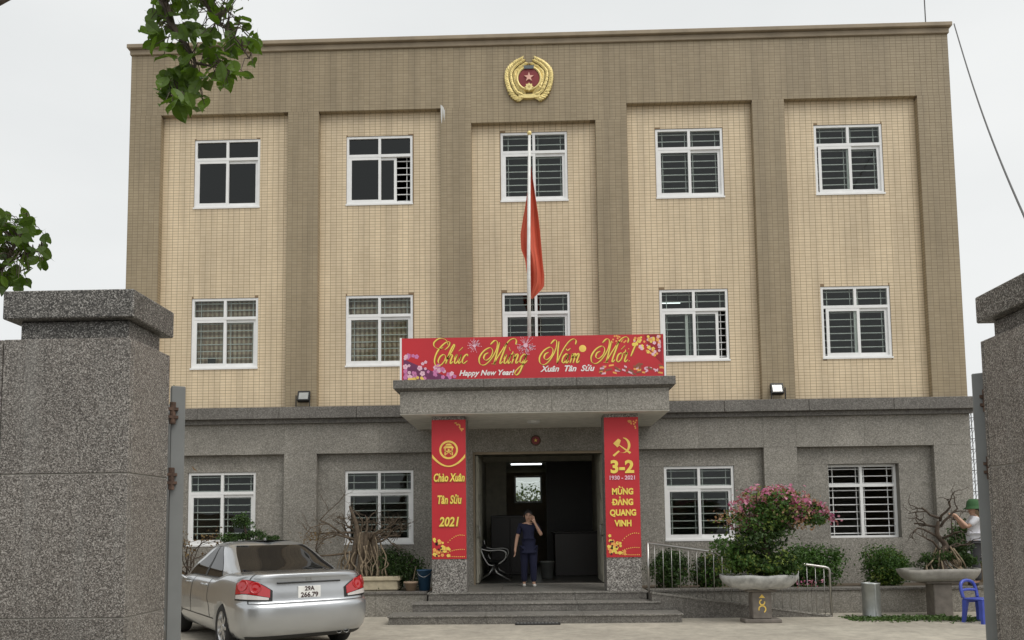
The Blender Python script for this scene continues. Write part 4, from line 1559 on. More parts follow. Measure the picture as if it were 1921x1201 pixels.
body_rows = [(0.21, 0.78, 0.16, 4.36), (0.25, 0.82, 0.10, 4.42), (0.33, 0.855, 0.03, 4.50), (0.46, 0.872, 0.0, 4.54), (0.60, 0.876, 0.0, 4.54), (0.655, 0.874, 0.02, 4.53),
             (0.69, 0.872, 0.055, 4.51), (0.80, 0.864, 0.07, 4.49), (0.90, 0.848, 0.085, 4.46), (0.965, 0.825, 0.085, 4.42), (1.01, 0.785, 0.085, 4.37), (1.035, 0.72, 0.10, 4.30), (1.045, 0.55, 0.20, 4.15), (1.05, 0.30, 0.40, 3.9), (1.05, 0.05, 0.7, 3.5)]
body = Loft(body_rows, 0.55, 0.75, 4.2, warp)
cab_rows = [(0.91, 0.775, 0.50, 3.90), (1.04, 0.735, 0.76, 3.60), (1.18, 0.675, 1.12, 3.20), (1.28, 0.635, 1.36, 2.96), (1.355, 0.59, 1.54, 2.80), (1.40, 0.53, 1.68, 2.68), (1.428, 0.42, 1.82, 2.54), (1.442, 0.24, 1.98, 2.40), (1.446, 0.03, 2.15, 2.25)]


def cwarp(p):
    z = p.z
    if z < 1.2 and p.y > 2.9:
        z -= 0.10 * min(1, (p.y - 2.9) / 0.8) * (1.2 - z) / 0.2
    return Vector((p.x, p.y, z))


cabin = Loft(cab_rows, 0.36, 0.55, 3.2, cwarp)
car = empty('saloon_car', (-2.86, -6.22, 0.0), math.radians(36))
tag(car, 'silver four-door saloon car parked with its rear towards the gate', 'car')
sh = body.shell()
bo = sh.build('body', 'car_paint', car, True)
# cut the wheel arches
cuts = []
for u in (0.98, 3.65):
    for sgn in (-1, 1):
        c = MB().lathe([(0.0, 0.55), (0.345, 0.55), (0.345, 1.0), (0.0, 1.0)] if sgn > 0 else [(0.0, -1.0), (0.345, -1.0), (0.345, -0.55), (0.0, -0.55)], (0, u, 0.315), 40, axis='x').build('arch_cutter', 'car_trim', car)
        cuts.append(c)
bpy.context.view_layer.update()
for c in cuts:
    bm = bmesh.new()
    bm.from_mesh(c.data)
    bmesh.ops.remove_doubles(bm, verts=bm.verts, dist=1e-5)
    bmesh.ops.recalc_face_normals(bm, faces=bm.faces)
    bm.to_mesh(c.data)
    bm.free()
    md = bo.modifiers.new('cut', 'BOOLEAN')
    md.operation = 'DIFFERENCE'
    md.object = c
    md.solver = 'EXACT'
bpy.context.view_layer.update()
eval_mods(bo)
for c in cuts:
    bpy.data.objects.remove(c)
bo.data.polygons.foreach_set('use_smooth', [True] * len(bo.data.polygons))
cb = cabin.shell().build('cabin', 'car_paint', car, True)
# glazing
m = cabin.patch(MB(), lambda s_, v: (0.75 + 3.55 * s_, (-1 + 2 * v) * (0.185 - 0.02 * s_)), 12, 24, 0.006)
m.build('rear_window', 'car_glass', car, True)
m = cabin.patch(MB(), lambda s_, v: (0.55 + 3.6 * s_, (-1 + 2 * v) * 0.20 + (1 if v <= 0.5 else -1) * 0 + 0), 2, 2, 0.0)
for sgn in (-1, 1):
    def side(s_, v, sgn=sgn):
        t0, t1 = 0.345 + 0.025 * (1 - s_) ** 2 - 0.012 * s_, 0.70 - 0.02 * s_
        return 0.42 + 3.75 * s_, sgn * (t0 + (t1 - t0) * v)
    m = cabin.patch(MB(), side, 10, 30, 0.005 * 1)
    if sgn < 0:
        m.f = [q[::-1] for q in m.f]
    w = m.build('side_window', 'car_glass', car, True)
    m = cabin.patch(MB(), lambda s_, v, sgn=sgn: (0.40 + 3.75 * s_, sgn * (0.505 + 0.02 * v)), 8, 2, 0.008)
    m.build('door_pillar', 'car_trim', w, True)
    m = cabin.patch(MB(), lambda s_, v, sgn=sgn: (0.32 + 0.10 * s_, sgn * (0.32 + 0.40 * v)), 2, 20, 0.009)
    m.build('trim', 'car_trim', w, True)
m = cabin.patch(MB(), lambda s_, v: (0.7 + 3.5 * s_, (0.79 + 0.42 * v) if v <= 0.5 else -(0.79 + 0.42 * (1 - v))), 10, 20, 0.006)
m.build('windscreen', 'car_glass', car, True)
# tail lights
for sgn in (-1, 1):
    def tl(s_, v, sgn=sgn, g=0.0):
        tf = 0.055 + 0.205 * s_
        lo = 6.25 + 0.15 * s_ + g
        hi = 6.75 + 2.25 * math.sin(min(1.0, 0.10 + s_ * 1.35) * math.pi / 2) ** 0.9 - 0.9 * max(0, s_ - 0.72) / 0.28 * 0.8 - g
        return lo + (hi - lo) * v, sgn * tf
    m = body.patch(MB(), lambda s_, v: tl(s_, v, g=-0.12), 28, 8, 0.006)
    bz = m.build('tail_light', 'car_trim', car, True)
    m = body.patch(MB(), lambda s_, v: tl(0.04 + 0.93 * s_, 0.25 + 0.75 * v), 28, 8, 0.012)
    m.build('red_lens', 'tail_red', bz, True)
    m = body.patch(MB(), lambda s_, v: tl(0.06 + 0.90 * s_, 0.03 + 0.19 * v), 28, 3, 0.012)
    m.build('clear_lens', 'tail_clear', bz, True)
    for tc_, r in ((0.34, 0.075), (0.72, 0.075)):
        rf, tf = tl(tc_, 0.62)
        p, nn = body.S(rf, tf) + body.N(rf, tf) * 0.006, body.N(rf, tf)
        if nn.y > 0.5:
            nn = -nn
        q = nn.to_track_quat('Z', 'Y')
        m = MB().lathe([(r, 0.0), (r, 0.008), (r * 0.9, 0.011), (r * 0.85, 0.008), (r * 0.4, 0.012), (0.0, 0.014)], (0, 0, 0), 20)
        m.v = [tuple(p + q @ Vector(a)) for a in m.v]
        m.build('round_lamp', 'tail_red', bz, True)
# seams: bumper line, boot lid edges, door
m = body.patch(MB(), lambda s_, v: (5.55 + 0.14 * s_, -0.16 + 0.32 * v), 2, 40, 0.004)
m.build('boot_seam', 'car_trim', car, True)
for sgn in (-1, 1):
    m = body.patch(MB(), lambda s_, v, sgn=sgn: (5.6 + 0.75 * s_, sgn * (0.158 + 0.007 * v)), 4, 2, 0.004)
    m.build('boot_seam', 'car_trim', car, True)
    m = body.patch(MB(), lambda s_, v, sgn=sgn: (8.8 + 2.2 * s_, sgn * (0.165 + 0.006 * v)), 6, 2, 0.004)
    m.build('boot_seam', 'car_trim', car, True)
    for t0 in (0.44, 0.56, 0.665):
        m = body.patch(MB(), lambda s_, v, sgn=sgn, t0=t0: (2.6 + 7.3 * s_, sgn * (t0 - (0.05 * max(0, 0.35 - s_) if t0 == 0.44 else 0) + 0.0025 * v)), 16, 1, 0.0025)
        m.build('door_seam', 'car_trim', car, True)
    m = body.patch(MB(), lambda s_, v, sgn=sgn: (2.55 + 0.10 * s_, sgn * (0.40 + 0.27 * v)), 1, 20, 0.003)
    m.build('sill_seam', 'car_trim', car, True)
    for t0 in (0.452, 0.575):
        rf = 8.0
        p = [body.S(rf, sgn * t) + Vector((sgn * d, 0, 0)) for t, d in ((t0, 0.0), (t0 + 0.006, 0.028), (t0 + 0.03, 0.028), (t0 + 0.036, 0.0))]
        MB().tube(p, 0.014, 8).build('door_handle', 'car_paint', car, True)
    p = body.S(9.3, sgn * 0.665)
    m = MB().bbox(-0.09, 0.09, -0.06, 0.06, -0.055, 0.055, 0.03)
    m.v = [(a + p.x + sgn * 0.13, b + p.y, c + p.z + 0.07) for a, b, c in m.v]
    m.tube([p, (p.x + sgn * 0.08, p.y, p.z + 0.05)], 0.02, 6)
    m.build('wing_mirror', 'car_paint', car)
# boot lip, panel between the lamps, plate, badge, lower bumper, exhaust
m = body.patch(MB(), lambda s_, v: (9.35 + 0.55 * s_, -0.15 + 0.30 * v), 4, 40, 0.010)
m.build('boot_lip', 'car_paint', car, True)
p = body.S(7.6, 0.0)
m = MB().bbox(-0.42, 0.42, -0.022, 0.02, 0.912, 0.93, 0.005)
m.v = [(a, b + p.y, c) for a, b, c in m.v]
m.build('garnish_bar', 'car_trim', car)
pl = MB().bbox(-0.15, 0.15, p.y - 0.018, p.y - 0.006, 0.712, 0.872, 0.003).build('number_plate', 'plate_white', car)
m = MB()
add_text(m, '29A', 0.0, 0.836, p.y - 0.0195, 0.076, offset=0.003)
add_text(m, '266.79', 0.0, 0.756, p.y - 0.0195, 0.085, offset=0.003)
m.build('plate_lettering', 'print_black', pl)
m = MB().wall(-0.04, 0.04, 0.945, 1.0, p.y - 0.0, p.y + 0.02, [(-0.028, 0.028, 0.955, 0.99)])
m.box(-0.028, -0.016, p.y - 0.001, p.y + 0.02, 0.955, 0.99)
m.box(0.016, 0.028, p.y - 0.001, p.y + 0.02, 0.955, 0.99)
m.box(-0.015, 0.015, p.y - 0.001, p.y + 0.02, 0.968, 0.976)
m.build('badge', 'chrome', car)
m = body.patch(MB(), lambda s_, v: (0.05 + 1.15 * s_, -0.20 + 0.40 * v), 4, 30, 0.004)
m.build('bumper_valance', 'car_trim', car, True)
for x in (0.42, 0.52):
    MB().lathe([(0.0, 0.06), (0.03, 0.06), (0.034, 0.0), (0.04, -0.01), (0.04, 0.1)], (x, 0.10, 0.27), 16, axis='y').build('exhaust_pipe', 'chrome', car, True)
MB().box(-0.70, 0.70, 0.4, 4.2, 0.205, 0.225).build('underbody', 'car_trim', car)
# wheels
tyre = MB().lathe([(0.215, -0.095), (0.285, -0.10), (0.31, -0.08), (0.315, 0.0), (0.31, 0.08), (0.285, 0.10), (0.215, 0.095)], (0, 0, 0), 40, axis='x').mesh('tyre', 'tyre', True)
rm = MB().lathe([(0.222, 0.094), (0.212, 0.085), (0.20, 0.05), (0.20, -0.09)], (0, 0, 0), 36, axis='x')
for k in range(7):
    a = 2 * math.pi * k / 7
    c, s_ = math.cos(a), math.sin(a)
    v = []
    for rr, w, xx in ((0.03, 0.026, 0.075), (0.21, 0.018, 0.085)):
        for e in (-1, 1):
            for d in (0, -0.03):
                v.append((xx + d, rr * c - e * w * s_, rr * s_ + e * w * c))
    rm.add(v, [(0, 2, 6, 4), (1, 5, 7, 3), (0, 4, 5, 1), (2, 3, 7, 6)])
rm.lathe([(0.0, 0.09), (0.045, 0.088), (0.05, 0.04)], (0, 0, 0), 16, axis='x')
rim = rm.mesh('rim', 'alloy')
dsc = MB().lathe([(0.0, 0.03), (0.20, 0.03), (0.20, -0.09), (0.0, -0.09)], (0, 0, 0), 28, axis='x').mesh('hub', 'car_trim')
for u in (0.98, 3.65):
    for sgn in (-1, 1):
        w = put('wheel', tyre, car, (sgn * 0.765, u, 0.316))
        w.rotation_euler = (0, 0, 0 if sgn > 0 else math.pi)
        put('rim', rim, w)
        put('hub', dsc, w)
# small antenna
MB().prism([(-0.01, 0.0), (0.01, 0.0), (0.006, 0.05), (-0.006, 0.05)], 1.9, 1.98).build('antenna', 'car_paint', car, False, (0, 0, 1.43))

# ------------------------------------------------------------------ plants
def blob_points(n, c, rad, lumps=7, rng=npr, squash=1.0, fill=0.35):
    """points spread through an uneven crown made of lumps; returns points and outward normals"""
    c, rad = np.array(c, float), np.array(rad, float)
    L = rng.normal(0, 1, (lumps, 3))
    L /= np.linalg.norm(L, axis=1, keepdims=True)
    L *= rng.uniform(0.35, 0.62, (lumps, 1))
    R = rng.uniform(0.34, 0.52, lumps)
    k = rng.integers(0, lumps, n)
    d = rng.normal(0, 1, (n, 3))
    d /= np.linalg.norm(d, axis=1, keepdims=True)
    rr = rng.uniform(fill, 1, (n, 1)) ** 0.6
    P = L[k] + d * rr * R[k][:, None]
    P *= np.where(rng.random((n, 1)) < 0.13, rng.uniform(1.02, 1.28, (n, 1)), 1.0)
    return c + P * rad, d + 0.4 * P


def branch(m, p, d, L, r, depth, rng, kink=0.35, out=None, sides=6, taper=0.65, up=0.0):
    pts, rad = [Vector(p)], [r]
    d = Vector(d).normalized()
    n = 4
    for i in range(n):
        d = (d + Vector((rng.gauss(0, kink), rng.gauss(0, kink), rng.gauss(0, kink) + up))).normalized()
        pts.append(pts[-1] + d * L / n)
        rad.append(r * (1 - (1 - taper) * (i + 1) / n))
    m.tube(pts, rad, sides)
    if out is not None and depth <= 1:
        out.append(pts[-1])
    if depth > 0:
        for k in range(rng.choice((2, 2, 3))):
            i = rng.choice((2, 3, 4))
            nd = (d + Vector((rng.gauss(0, 0.8), rng.gauss(0, 0.8), rng.gauss(0.05, 0.38)))).normalized()
            branch(m, pts[i], nd, L * rng.uniform(0.55, 0.8), rad[i] * 0.75, depth - 1, rng, kink, out, max(4, sides - 1), taper, up)


def bush(name, p, rad, n, size, mats, lab, cat, group=None, stem_h=-0.02, lumps=12, asp=0.5):
    r = empty(name, p)
    tag(r, lab, cat, group)
    m = MB()
    rg = random.Random(int(p[0] * 100) + 5)
    for k in range(7):
        a = k * 0.9 + rg.random()
        e = Vector((math.cos(a) * rad[0] * 0.55, math.sin(a) * rad[1] * 0.55, stem_h + rad[2] * rg.uniform(0.9, 1.5)))
        m.tube(catmull([(0.02 * math.cos(a), 0.02 * math.sin(a), 0), e * 0.45 + Vector((0, 0, 0.05)), e], 4), 0.012, 5)
    m.build('stem', 'bark_dark', r)
    c = (0, 0, stem_h + rad[2] * 0.86)
    for k, (mt, sh_) in enumerate(mats):
        P, N = blob_points(int(n * 1.7 * sh_), c, np.array(rad) * 1.08, lumps + 8)
        keep = P[:, 2] > 0.02
        leaf_cloud('foliage', P[keep], N[keep], size, mt, r, asp)
    return r


ZP = 0.40
bush('clipped_shrub', (-2.62, -1.1, ZP), (0.62, 0.5, 0.46), 4200, 0.05, [('leaf_dark', 0.85), ('leaf_mid', 0.15)], 'dense dark green shrub between the bare root tree and the red-bannered column', 'shrub')
bush('leafy_shrub', (2.58, -1.15, ZP), (0.50, 0.45, 0.40), 2600, 0.06, [('leaf_dark', 0.8), ('leaf_mid', 0.2)], 'dark green shrub behind the top of the ramp railing', 'shrub')
bush('leafy_shrub', (3.38, -1.2, ZP), (0.46, 0.42, 0.38), 2200, 0.06, [('leaf_dark', 0.75), ('leaf_mid', 0.17), ('leaf_brown', 0.08)], 'dark shrub with some brown leaves behind the flower pot', 'shrub')
bush('leafy_shrub', (5.22, -1.15, ZP), (0.66, 0.5, 0.48), 3600, 0.07, [('leaf_dark', 0.45), ('leaf_mid', 0.55)], 'broad green shrub behind the lower end of the ramp railing', 'shrub')
bush('round_shrub', (6.56, -1.2, ZP), (0.52, 0.45, 0.43), 3600, 0.055, [('leaf_mid', 0.75), ('leaf_light', 0.2), ('leaf_dark', 0.05)], 'round bright green shrub behind the metal cylinder', 'shrub')
bush('leafy_shrub', (8.25, -1.0, ZP), (0.42, 0.4, 0.5), 1800, 0.07, [('leaf_dark', 0.9), ('leaf_mid', 0.1)], 'dark green shrub beside the person in white', 'shrub', stem_h=0.35)


# bougainvillea in a footed bowl
def bougain():
    base = Vector((3.70, -3.15, 0))
    r = empty('flower_pot', base)
    tag(r, 'wide shallow grey stone bowl on a carved pedestal by the ramp', 'pot')
    m = MB()
    m.bbox(-0.30, 0.30, -0.16, 0.16, 0.0, 0.06, 0.01)
    m.bbox(-0.155, 0.155, -0.11, 0.11, 0.061, 0.50, 0.012)
    m.bbox(-0.24, 0.24, -0.14, 0.14, 0.501, 0.535, 0.01)
    m.build('pedestal', 'pedestal_stone', r)
    m = MB()
    ring(m, 0, 0.22, 0.045, 0.065, -0.1125, -60, 200)
    ring(m, 0, 0.33, 0.03, 0.05, -0.1125, 100, 380)
    m.prism([(-0.05, 0.40), (0.05, 0.40), (0.0, 0.46)], -0.114, -0.111)
    m.build('carving', 'print_gold', r)
    n = 40
    prof = [(0.0, 0.536), (0.34, 0.54), (0.50, 0.58), (0.60, 0.66), (0.635, 0.72), (0.64, 0.775), (0.60, 0.775), (0.58, 0.74), (0.0, 0.735)]
    m = MB().lathe(prof, (0, 0, 0), n, 1.0, 0.62)
    m.v = [(x * (1 + 0.02 * math.sin(7 * math.atan2(y, x))), y, z + 0.008 * math.sin(5 * math.atan2(y, x))) for x, y, z in m.v]
    b = m.build('bowl', 'pot_stone', r, True)
    MB().lathe([(0.0, 0.755), (0.45, 0.748), (0.585, 0.742)], (0, 0, 0), 30, 1.0, 0.60).build('soil', 'soil', b, True)
    t_ = empty('bougainvillea', base + Vector((0, 0, 0.745)))
    tag(t_, 'bougainvillea with pink flowers growing in the footed stone bowl', 'plant')
    rg = random.Random(3)
    m = MB()
    m.tube(catmull([(0.1, 0, 0), (0.16, 0.02, 0.3), (0.05, 0, 0.6), (0.2, 0, 0.9)], 5), [0.08 - 0.002 * i for i in range(16)], 9)
    for k in range(12):
        a = rg.random() * 6.28
        branch(m, (0.1 + rg.uniform(-0.05, 0.1), 0, rg.uniform(0.25, 0.9)), (math.cos(a), math.sin(a) * 0.7, 0.6), 0.5, 0.025, 1, rg, 0.25)
    for x, z in ((-0.3, 0.25), (0.35, 0.2)):
        m.tube(catmull([(x * 0.3, -0.05, 0), (x * 0.8, -0.1, z), (x, -0.12, z * 1.8)], 4), 0.012, 5)
    m.build('trunk', 'bark_dark', t_)
    lumpsA = [((0.30, 0, 1.28), (0.50, 0.42, 0.20)), ((0.78, 0.0, 0.98), (0.36, 0.36, 0.22)), ((-0.12, -0.05, 0.98), (0.46, 0.4, 0.22)), ((0.45, -0.1, 1.08), (0.5, 0.4, 0.22)), ((0.0, 0, 0.62), (0.48, 0.42, 0.30)), ((-0.35, -0.05, 0.42), (0.38, 0.36, 0.26)), ((0.10, -0.1, 0.28), (0.45, 0.36, 0.20)), ((0.12, 0.0, 0.85), (0.4, 0.4, 0.25)), ((-0.28, -0.05, 0.16), (0.34, 0.3, 0.16)), ((0.42, -0.05, 0.20), (0.34, 0.3, 0.16)), ((0.1, -0.12, 0.10), (0.3, 0.26, 0.12))]
    for i, (c, rd) in enumerate(lumpsA):
        n_ = 900 if i > 3 else 640
        P, N = blob_points(int(n_ * 1.15), c, np.array(rd) * 1.32, 7, fill=0.2)
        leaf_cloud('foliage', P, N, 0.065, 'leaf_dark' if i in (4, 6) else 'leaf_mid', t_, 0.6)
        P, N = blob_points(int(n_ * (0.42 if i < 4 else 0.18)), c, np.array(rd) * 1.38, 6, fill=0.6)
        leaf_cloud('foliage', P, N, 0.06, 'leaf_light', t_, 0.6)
        if i < 4:
            P, N = blob_points(210, c, np.array(rd) * 1.36, 3, fill=0.7)
            P[:, 2] += 0.03
            leaf_cloud('flower', P, N, 0.068, 'bract_pink', t_, 0.85)
            P, N = blob_points(200, c, np.array(rd) * 1.40, 5, fill=0.75)
            leaf_cloud('flower', P, N, 0.055, 'bract_peach', t_, 0.8)
    # a stray flowering spray
    m = MB()
    m.tube(catmull([(0.6, -0.1, 0.9), (1.0, -0.15, 1.08), (1.22, -0.15, 0.92)], 5), 0.006, 4)
    m.build('spray', 'bark_dark', t_)
    P = np.array([1.18, -0.15, 0.93]) + npr.normal(0, 0.06, (26, 3))
    leaf_cloud('flower', P, np.tile([0, -1, 0.3], (26, 1)), 0.06, 'bract_pink', t_, 0.8)


bougain()
P = np.array([0, 0, 0.06]) + npr.normal(0, 1, (40, 3)) * [0.12, 0.06, 0.05]
P[:, 2] = np.abs(P[:, 2])
r = empty('pink_flower', (5.02, -1.62, 0.45))
tag(r, 'small low pink flowers at the planter edge by the railing end', 'flower')
leaf_cloud('flower', P, np.tile([0, -0.5, 1], (40, 1)), 0.06, 'bract_pink', r, 0.8)
P = npr.normal(0, 1, (50, 3)) * [0.13, 0.06, 0.03]
P[:, 2] = np.abs(P[:, 2])
leaf_cloud('foliage', P, np.tile([0, -0.3, 1], (50, 1)), 0.06, 'leaf_mid', r, 0.6)


# bare root bonsai in a stone tray
def root_tree():
    c = Vector((-3.30, -1.32, 0.45))
    tr = empty('stone_tray', (-3.22, -1.32, 0.40))
    tag(tr, 'long pale yellowish stone tray under the bare root tree', 'tray')
    m = MB().bbox(-0.70, 0.68, -0.26, 0.26, 0.05, 0.30, 0.02)
    m.build('tray_body', 'tray_stone', tr)
    MB().bbox(-0.75, 0.73, -0.29, 0.29, 0.231, 0.31, 0.012).build('rim', 'tray_stone', tr)
    MB().box(-0.66, 0.64, -0.23, 0.23, 0.30, 0.318).build('soil', 'soil', tr)
    for x in (-0.5, 0.48):
        MB().bbox(x - 0.07, x + 0.07, -0.2, 0.2, 0.0, 0.049, 0.01).build('foot', 'tray_stone', tr)
    t_ = empty('root_bonsai', (-3.22, -1.32, 0.715))
    tag(t_, 'leafless bonsai with many hanging pale roots behind the car', 'bonsai')
    rg = random.Random(21)
    m = MB()
    # trunk mass
    for x, y, r0 in ((-0.18, 0, 0.075), (0.02, 0.03, 0.085), (0.22, -0.02, 0.06), (-0.05, -0.06, 0.06), (0.12, 0.06, 0.06)):
        pts = catmull([(x * 1.6, y * 1.6, 0), (x * 1.1 + rg.uniform(-.04, .04), y, 0.25), (x * 0.9, y, 0.55), (x * 0.8, y * 0.6, 0.82)], 5)
        m.tube(pts, [r0 * (1.0 - 0.02 * i) for i in range(len(pts))], 8)
    m.build('trunk', 'bark', t_, True)
    m = MB()
    for k in range(40):
        x0, y0 = rg.uniform(-0.48, 0.46), rg.uniform(-0.20, 0.16)
        z0 = rg.uniform(0.45, 0.85) - abs(x0) * 0.3
        x1, y1 = x0 * 1.05 + rg.uniform(-0.1, 0.1), y0 * 1.2
        x1 = max(-0.58, min(0.56, x1))
        pts = catmull([(x0 * 0.85, y0, z0), (x0 + rg.uniform(-.05, .05), y0 + rg.uniform(-.04, .04), z0 * 0.62), (x1 + rg.uniform(-.06, .06), y1, z0 * 0.3), (x1, y1, 0.0)], 5)
        r0 = rg.uniform(0.007, 0.017)
        m.tube(pts, r0, 6)
    m.build('hanging_root', 'bark_pale', t_, True)
    m = MB()
    tips = []
    for a, z, L in ((math.radians(176), 0.55, 1.45), (math.radians(172), 0.75, 1.2), (math.radians(165), 0.95, 1.0), (math.radians(120), 0.95, 0.55), (math.radians(75), 0.95, 0.5), (math.radians(30), 0.85, 0.6), (math.radians(4), 0.80, 0.8), (math.radians(15), 0.7, 0.75), (math.radians(150), 0.8, 0.6)):
        branch(m, (0.12 * math.cos(a), rg.uniform(-.06, .06), z * 0.85), (math.cos(a), rg.uniform(-0.3, 0.3), 0.28 * math.sin(a) + 0.12), L * 0.72, 0.024, 3, rg, 0.22, tips, 6, 0.62, -0.01)
    for k in range(9):
        x0 = -0.32 + 0.08 * k
        branch(m, (x0 * 0.7, rg.uniform(-0.05, 0.05), 0.72 - abs(x0) * 0.3), (x0 * 2.2 + rg.uniform(-0.5, 0.5), rg.uniform(-0.4, 0.4), 0.55), 0.42, 0.022, 3, rg, 0.3, None, 6, 0.65, 0.0)
    m.build('branch', 'bark', t_, True)
    m = MB()
    m.tube(catmull([(-0.1, -0.02, 0.55), (-0.14, -0.03, 0.95), (-0.22, -0.02, 1.18), (-0.28, 0, 1.32)], 5), [0.06 - 0.0028 * i for i in range(16)], 7)
    m.build('upper_trunk', 'bark', t_, True)
    P = np.array([-0.95, 0, 0.75]) + npr.normal(0, 1, (170, 3)) * [0.16, 0.1, 0.07]
    leaf_cloud('dry_leaf', P, np.tile([0, -0.5, 1], (170, 1)), 0.045, 'leaf_brown', t_, 0.5)


root_tree()


# green bonsai with foliage pads and a brown shrub behind the car
def pad_bonsai(p, lab):
    r = empty('pad_bonsai', p)
    tag(r, lab, 'bonsai')
    m = MB()
    m.tube(catmull([(0, 0, 0), (0.08, 0, 0.35), (-0.05, 0, 0.7), (0.05, 0, 1.05)], 5), [0.06 - 0.0025 * i for i in range(16)], 7)
    for a, b in (((0.0, 0, 0.75), (0.42, 0, 0.98)), ((0.0, 0, 0.8), (-0.38, 0, 0.88)), ((0.02, 0, 0.95), (-0.05, 0, 1.3))):
        m.tube([a, ((a[0] + b[0]) / 2, 0, (a[2] + b[2]) / 2 + 0.04), b], [0.03, 0.022, 0.012], 6)
    m.build('trunk', 'bark_dark', r)
    for c, rd in (((-0.05, 0, 1.36), (0.26, 0.2, 0.16)), ((0.42, 0, 1.02), (0.22, 0.2, 0.11)), ((-0.30, 0, 1.05), (0.24, 0.2, 0.12)), ((0.1, 0, 1.12), (0.26, 0.2, 0.12))):
        P, N = blob_points(520, c, np.array(rd) * 1.2, 6, fill=0.2)
        leaf_cloud('foliage', P, N, 0.045, 'leaf_dark', r, 0.6)
        P, N = blob_points(160, c, np.array(rd) * 1.25, 6, fill=0.7)
        leaf_cloud('foliage', P, N, 0.045, 'leaf_mid', r, 0.6)


pad_bonsai((-5.52, -1.2, ZP), 'green bonsai with flat leafy pads in front of the window behind the car')
r = empty('brown_shrub', (-6.72, -1.15, ZP))
tag(r, 'sparse brown-leaved shrub beside the open steel gate post', 'shrub')
m = MB()
rg = random.Random(9)
tips = []
for k in range(5):
    branch(m, (0, 0, 0), (rg.uniform(-0.5, 0.5), rg.uniform(-0.3, 0.3), 1), 0.75, 0.02, 2, rg, 0.2, tips)
m.build('stem', 'bark_dark', r)
P = np.concatenate([np.array(t_) + npr.normal(0, 0.06, (7, 3)) for t_ in tips])
leaf_cloud('foliage', P, np.tile([0, -0.5, 1], (len(P), 1)), 0.06, 'leaf_brown', r, 0.6)

# bonsai with twisted bare branches on a long tray and pedestal
tr = empty('bonsai_tray', (6.95, -2.45, 0))
tag(tr, 'long grey stone tray on a square stone pedestal beside the metal cylinder', 'tray')
m = MB().bbox(-0.16, 0.15, -0.15, 0.15, 0.0, 0.555, 0.012)
m.build('pedestal', 'pedestal_stone', tr)
MB().bbox(-0.30, 0.34, -0.20, 0.20, 0.556, 0.60, 0.012).build('pedestal_top', 'pedestal_stone', tr)
m = MB()
v, f = [], []
n = 26
for j, (s_, z) in enumerate(((0.80, 0.601), (0.92, 0.66), (1.0, 0.74), (1.02, 0.80), (0.96, 0.80), (0.94, 0.765))):
    for k in range(n):
        a = 2 * math.pi * k / n
        x, y = se_pow(math.cos(a), 0.5) * 0.66 * s_, se_pow(math.sin(a), 0.5) * 0.30 * s_
        v.append((x + 0.015 * math.sin(3 * a), y, z + 0.008 * math.sin(4 * a + 1)))
for j in range(5):
    f += [(j * n + k, j * n + (k + 1) % n, (j + 1) * n + (k + 1) % n, (j + 1) * n + k) for k in range(n)]
f += [tuple(reversed(range(n))), tuple(5 * n + k for k in range(n))]
m.add(v, f).build('tray_body', 'tray_grey', tr, True)
r = empty('twisted_bonsai', (6.95, -2.45, 0.765))
tag(r, 'twisted nearly bare bonsai in the long grey tray', 'bonsai')
m = MB()
rg = random.Random(14)
pts = catmull([(0.1, 0, 0), (0.02, 0, 0.22), (0.16, 0.02, 0.42), (0.02, 0, 0.62), (0.05, 0, 0.85)], 5)
m.tube(pts, [0.085 - 0.003 * i for i in range(len(pts))], 8)
for a, z in ((178, 0.35), (165, 0.55), (150, 0.75), (20, 0.55), (35, 0.75), (90, 0.85), (120, 0.9), (8, 0.35)):
    th = math.radians(a)
    branch(m, (0.08, 0, z), (math.cos(th), rg.uniform(-0.3, 0.3), 0.5 * math.sin(th) + 0.15), 0.42, 0.024, 2, rg, 0.35, None, 6, 0.6, 0.05)
m.build('trunk', 'bark_dark', r, True)
m = MB()
for k in range(18):
    x = rg.uniform(-0.2, 0.4)
    m.tube(catmull([(x * 0.5 + 0.05, rg.uniform(-.08, .05), rg.uniform(0.2, 0.42)), (x, rg.uniform(-.15, .1), 0.15), (x * 1.3, rg.uniform(-.2, .15), 0.0)], 4), 0.014, 5)
m.build('root', 'bark_pale', r, True)
for c, rd in (((-0.02, 0, 0.22), (0.38, 0.24, 0.16)), ((0.42, 0.1, 0.34), (0.3, 0.24, 0.24)), ((0.22, 0.12, 0.22), (0.3, 0.2, 0.2)), ((0.0, 0.05, 0.12), (0.5, 0.22, 0.14)), ((0.5, 0.1, 0.16), (0.26, 0.2, 0.2))):
    P, N = blob_points(560, c, rd, 6, fill=0.2)
    P = P[P[:, 2] > 0.01]
    leaf_cloud('foliage', P, N[:len(P)], 0.05, 'leaf_dark', r, 0.55)

# metal cylinder stand, blue bucket, terracotta bits
r = empty('metal_drum', (5.75, -2.55, 0))
tag(r, 'plain silver sheet-metal cylinder standing in front of the round shrub', 'drum')
MB().lathe([(0.0, 0.0), (0.15, 0.0), (0.152, 0.01), (0.148, 0.02), (0.148, 0.55), (0.154, 0.56), (0.154, 0.575), (0.14, 0.575), (0.14, 0.54), (0.0, 0.54)], (0, 0, 0), 32).build('shell', 'zinc', r, True)
MB().box(0.0, 0.02, -0.152, -0.1475, 0.02, 0.55).build('seam', 'zinc', r)
r = empty('blue_bucket', (-2.03, -1.62, 0.452))
tag(r, 'dark blue plastic bucket tucked behind the column with the round emblem banner', 'bucket')
MB().lathe([(0.0, 0.0), (0.10, 0.0), (0.135, 0.36), (0.145, 0.36), (0.145, 0.38), (0.13, 0.38), (0.10, 0.03), (0.0, 0.03)], (0, 0, 0), 24).build('shell', 'teal_plastic', r, True)
